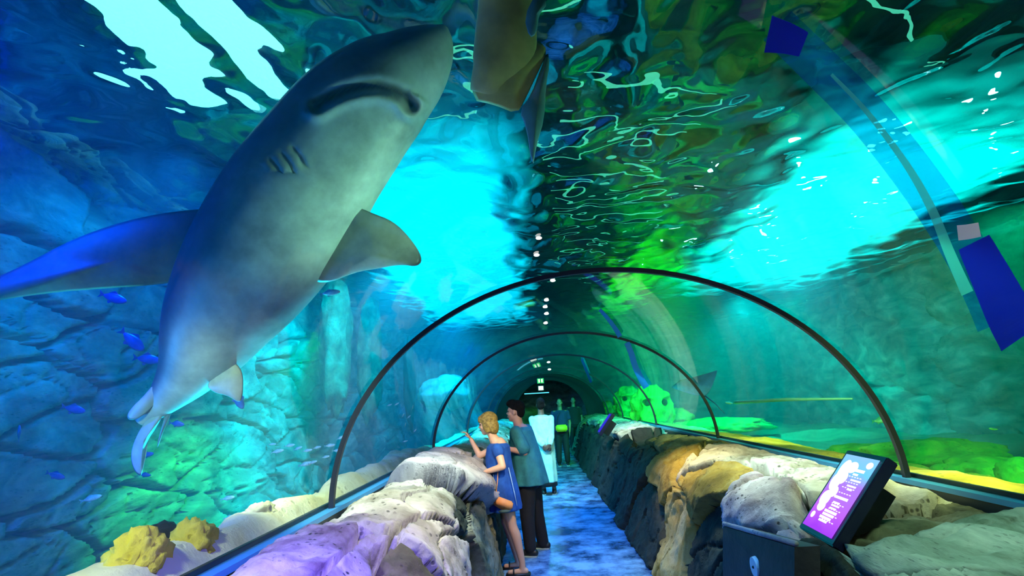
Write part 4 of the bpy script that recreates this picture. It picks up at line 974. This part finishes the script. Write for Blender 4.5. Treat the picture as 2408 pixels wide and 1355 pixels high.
bm = bmesh.new(); tube(bm, [W(1166, 1168, -.25), W(1170, 1130, -.2), W(1172, 1090, -.17), W(1170, 1050, -.2)], .005, 6); adopt(obj('strap', bm, M_BAG, None), bag)

# --- man in the teal shirt
ym = 6.55
def Mn(u, v, dy=0): return at_y(u, v, ym+dy)
Fh = frame((-1, .25, .02)); Ft = frame((-1, .35, 0))
man = empty('person', (-.5, ym, 0)); tag(man, 'dark haired man in a loose teal shirt and black trousers behind the woman', 'person')
hc = Mn(1211, 968); neck = Mn(1219, 1000); sh = Mn(1226, 1014); hip = Mn(1245, 1125)
side = Ft @ Vector((1, 0, 0))        # his right
ls, rs = sh-side*.18, sh+side*.18
bm = bmesh.new(); head(bm, hc, Fh, 1.04)
capsule(bm, hc+Fh @ Vector((0, -.02, -.06)), neck, .058, .06); capsule(bm, neck, sh, .06, .09)
capsule(bm, ls, rs, .06, .06); ell(bm, (sh+hip)/2+Vector((0, 0, .05)), (.17, .11, .3), Ft); ell(bm, hip, (.16, .12, .12), Ft)
le = Mn(1233, 1064, -.2); lw = Mn(1199, 1057, -.24)
capsule(bm, ls, le, .05, .045); capsule(bm, le, lw, .043, .03); hand(bm, lw, (-1, .1, .1), (0, .6, -.6), 1.05, .8, -1)
re = Mn(1215, 1068, .25); rw = Mn(1185, 1050, .2); capsule(bm, rs, re, .05, .042); capsule(bm, re, rw, .042, .03); hand(bm, rw, (-1, 0, .2), (0, -.6, -.6), 1.05, .8, 1)
legs = []
for sd_, kn, an in ((-1, Mn(1240, 1215, -.1), Mn(1247, 1288, -.1)), (1, Mn(1262, 1205, .14), Mn(1277, 1276, .2))):
    h_ = hip-side*(-sd_)*.09*1 if 0 else hip+side*.09*sd_; legs.append((h_, kn, an)); capsule(bm, h_, kn, .085, .06); capsule(bm, kn, an, .06, .04); capsule(bm, an, Vector((an.x, an.y, .06)), .04, .04)
adopt(finish('body', bm, M_SKIN2, None, .007, 5), man)
n0 = len(man.children); eyes(hc, Fh, 1.04, man)
for c in man.children:
    if c.name.startswith(('eye', 'lips')): c.matrix_parent_inverse = Matrix.Translation(-man.location)
M_TEAL = fabric('teal_cotton', (.03, .24, .25), (.02, .17, .19))
bm = bmesh.new()
rg = [(sh+Vector((0, 0, .05)), .11, .09), (sh+Vector((0, 0, .01)), .21, .125), (Mn(1231, 1040), .22, .15), (Mn(1238, 1070), .225, .165), (Mn(1243, 1100), .235, .185), (Mn(1247, 1125), .24, .2), (Mn(1249, 1138), .245, .205)]
skirt(bm, rg, Ft, 60, .05, 9, 1)
capsule(bm, ls, ls.lerp(le, .8), .075, .085); capsule(bm, rs, rs.lerp(re, .8), .075, .085)
adopt(finish('shirt', bm, M_TEAL, None, .010, 4), man)
bm = bmesh.new()
for h_, kn, an in legs: capsule(bm, h_, kn, .11, .085); capsule(bm, kn, an, .083, .07)
ell(bm, hip, (.18, .14, .14), Ft); adopt(finish('trousers', bm, M_BLACK, None, .011, 4), man)
for h_, kn, an in legs: o = shoe(0, an, (-1, .3, 0), M_SHOE, 1.0); adopt(o, man); 
bm = bmesh.new()
for p_, r_ in (((0, -.025, .055), (.086, .104, .085)), ((0, -.07, .0), (.08, .05, .075)), ((0, .06, .095), (.058, .045, .032)), ((0, .03, .115), (.05, .06, .03))): ell(bm, hc+Fh @ Vector(p_), r_, Fh)
for v in bm.verts: v.co += .01*noise.noise_vector(v.co*30)
adopt(finish('hair', bm, M_HAIR2, None, .008, 1), man)

# --- man in the long pale robe, seen from behind
yr = 10.4
def Rb(u, v, dy=0): return at_y(u, v, yr+dy)
Ft = frame((.12, 1, 0)); robe = empty('person', (Rb(1288, 1140).x, yr, 0)); tag(robe, 'person in a long pale aqua robe seen from behind, hands clasped at the back', 'person')
side = Ft @ Vector((1, 0, 0))
hc = Rb(1271, 952); sh = Rb(1273, 985); hip = Rb(1281, 1060); neck = Rb(1272, 972)
bm = bmesh.new(); head(bm, hc, frame((-.1, 1, 0)), 1.05); capsule(bm, hc-Vector((0, 0, .06)), neck, .058, .06); capsule(bm, neck, sh, .06, .09)
ls, rs = sh-side*.18, sh+side*.18; capsule(bm, ls, rs, .055, .055); ell(bm, (sh+hip)/2, (.16, .1, .32), Ft)
hand(bm, Rb(1293, 1046, -.24), (-.8, 0, -.6), (0, 1, 0), 1.05, .5, 1); hand(bm, Rb(1279, 1049, -.22), (.8, 0, -.5), (0, 1, 0), 1.05, .5, -1)
le, re = Rb(1262, 1030, -.1), Rb(1296, 1026, -.1)
for a_, b_2, c_2 in ((ls, le, Rb(1279, 1049, -.22)), (rs, re, Rb(1293, 1046, -.24))): capsule(bm, a_, b_2, .05, .042); capsule(bm, b_2, c_2, .042, .03)
for x_ in (-.09, .1):
    h_ = hip+Vector((x_, 0, 0)); an = Vector((Rb(1290, 1140).x+x_, yr, .1)); capsule(bm, h_, an, .08, .04); capsule(bm, an, an+Vector((0, 0, -.05)), .04, .04)
adopt(finish('body', bm, principled('dark_skin', (.12, .07, .05), .5), None, .009, 4), robe); 
M_ROBE = fabric('pale_aqua_cotton', (.42, .85, .72), (.3, .72, .62))
bm = bmesh.new()
rg = [(sh+Vector((0, 0, .07)), .09, .08), (sh+Vector((0, 0, .02)), .21, .13), (Rb(1272, 1010), .22, .15), (Rb(1278, 1040), .20, .16), (Rb(1285, 1070), .165, .16), (Rb(1288, 1100), .16, .17), (Rb(1291, 1133), .165, .19)]
skirt(bm, rg, Ft, 60, .06, 8, 2)
for a_, b_2, c_2 in ((ls, le, Rb(1279, 1049, -.22)), (rs, re, Rb(1293, 1046, -.24))): capsule(bm, a_, b_2, .065, .068); capsule(bm, b_2, b_2.lerp(c_2, .8), .068, .06)
adopt(finish('robe', bm, M_ROBE, None, .012, 5), robe)
bm = bmesh.new(); skirt(bm, [(Rb(1291, 1128), .15, .17), (Rb(1291, 1142), .16, .185)], Ft, 40); adopt(obj('robe_hem', bm, M_BLACK, None), robe)
for x_ in (-.09, .1): adopt(shoe(0, Vector((Rb(1290, 1140).x+x_, yr, .1)), (.1, 1, 0), M_SHOE), robe)
bm = bmesh.new(); ell(bm, hc+Vector((0, -.02, .045)), (.084, .1, .09)); ell(bm, hc+Vector((0, -.05, -.01)), (.08, .06, .08)); adopt(finish('hair', bm, M_HAIR2, None, .01, 2), robe)

# --- dim person with a yellow bag, farther back, and a dark figure beside
yf = 14.6
def Fp(u, v, dy=0): return at_y(u, v, yf+dy)
M_SKIN3 = principled('shaded_skin', (.2, .11, .07), .6)
def dim(u0, yf, top, label, shirt, yellow):
    def Q(u, v, dy=0): return at_y(u, v, yf+dy)
    F_ = frame((-.1, -1, 0)); r = empty('person', (Q(u0, 1000).x, yf, 0)); tag(r, label, 'person')
    hc = Q(u0, top+10); sh = hc-Vector((0, 0, .25)); hip = sh-Vector((0, 0, .5)); x0 = hc.x
    bm = bmesh.new(); head(bm, hc, F_, 1); capsule(bm, hc, sh, .05, .07); capsule(bm, sh-Vector((.17, 0, 0)), sh+Vector((.17, 0, 0)), .05, .05); ell(bm, (sh+hip)/2, (.16, .1, .3)); ell(bm, hip, (.16, .12, .12))
    for s in (-1, 1):
        a0 = sh+Vector((s*.19, 0, -.01)); e_ = a0+Vector((s*.05, .02, -.28)); w_ = e_+Vector((-s*.03, -.1, -.22)); capsule(bm, a0, e_, .045, .038); capsule(bm, e_, w_, .038, .027); hand(bm, w_, (0, -.1, -1), (-s, 0, 0), 1, .5, s)
        kn = Vector((x0+s*.1, yf, .48)); an = Vector((x0+s*.11, yf, .1)); capsule(bm, hip+Vector((s*.09, 0, 0)), kn, .08, .055); capsule(bm, kn, an, .055, .038); capsule(bm, an, an-Vector((0, 0, .05)), .036, .036)
        adopt(shoe(0, an, (0, -1, 0), M_SHOE), r)
    adopt(finish('body', bm, M_SKIN3, None, .01, 4), r)
    bm = bmesh.new(); skirt(bm, [(sh+Vector((0, 0, .05)), .1, .08), (sh, .21, .12), ((sh+hip)/2, .19, .14), (hip, .2, .15)], F_, 40, .03); 
    for s in (-1, 1): a0 = sh+Vector((s*.19, 0, -.01)); capsule(bm, a0, a0+Vector((s*.03, 0, -.15)), .06, .06)
    adopt(finish('shirt', bm, shirt, None, .012, 3), r)
    bm = bmesh.new()
    for s in (-1, 1): capsule(bm, hip+Vector((s*.09, 0, 0)), Vector((x0+s*.11, yf, .12)), .1, .07)
    ell(bm, hip, (.18, .14, .13)); adopt(finish('trousers', bm, M_BLACK, None, .012, 3), r)
    bm = bmesh.new(); ell(bm, hc+Vector((0, .03, .035)), (.085, .1, .09)); ell(bm, hc+Vector((0, .06, -.06)), (.08, .05, .1)); adopt(finish('hair', bm, M_HAIR2, None, .011, 2), r)
    return r, sh, hip
M_NAVY = fabric('navy_cloth', (.01, .015, .08))
r, sh, hip = dim(1315, 14.6, 937, 'dim person in a navy top with a yellow bag in the far passage', M_NAVY, 1)
yb = empty('waist_bag', hip+Vector((0, -.2, .1))); tag(yb, 'yellow bag held at the waist by the dim far person', 'bag')
bm = bmesh.new(); box(bm, (0, -.02, 0), (.3, .12, .17)); bmesh.ops.bevel(bm, geom=bm.edges[:], offset=.03, segments=3, affect='EDGES'); obj('pouch', bm, principled('yellow_bag', (.8, .6, .02), .5), yb)
bm = bmesh.new(); tube(bm, [(-.13, 0, .08), (-.1, .02, .3), (.0, .06, .42)], .012, 6); obj('strap', bm, M_NAVY, yb)
dim(1347, 17.5, 932, 'dark figure barely visible beside the far dim person, last in the passage', M_BLACK, 0)

# rock columns and a blue block in the left tank, pale streak modelled as a thin rod on the right
for (u, v, x, r_, lb_, sd_) in [(790, 800, -4.5, (.3, .45, 1.7), 'tall rock column in the left tank under the big shark\'s right fin', 21), (870, 840, -4.3, (.28, .4, 1.5), 'rock column in the left tank just inside the near hoop', 22),
                           (963, 900, -3.9, (.16, .3, 1.2), 'narrow dark post of rock between the near hoop and the woman', 23)]:
    p = at_x(u, v, x); rockthing('rock', p, r_, M_OLIVE if r_[0] > .2 else M_SHADE, lb_, .25, sd_)
p = at_y(1050, 925, 15.5); rockthing('rock', p, (.75, 1.0, .5), M_GREYR, 'wide flat topped rock block lit blue behind the woman', .2, 24)
light('SPOT', 'blue_lamp', (p.x+.4, p.y-1.2, p.z+1.9), p, (0, .35, 1), 160, .1, 70)
bm = bmesh.new(); a_, b_ = at_d(1728, 947, 9), at_d(2005, 938, 7); tube(bm, [a_, a_.lerp(b_, .5)+Vector((0, 0, .02)), b_], [.03, .025, .012], 8)
tag(obj('pale_streak', bm, principled('pale_streak_paint', (.35, .6, .6), .6)), 'thin pale streak running level in the right tank beyond the near hoop', 'pale_streak')
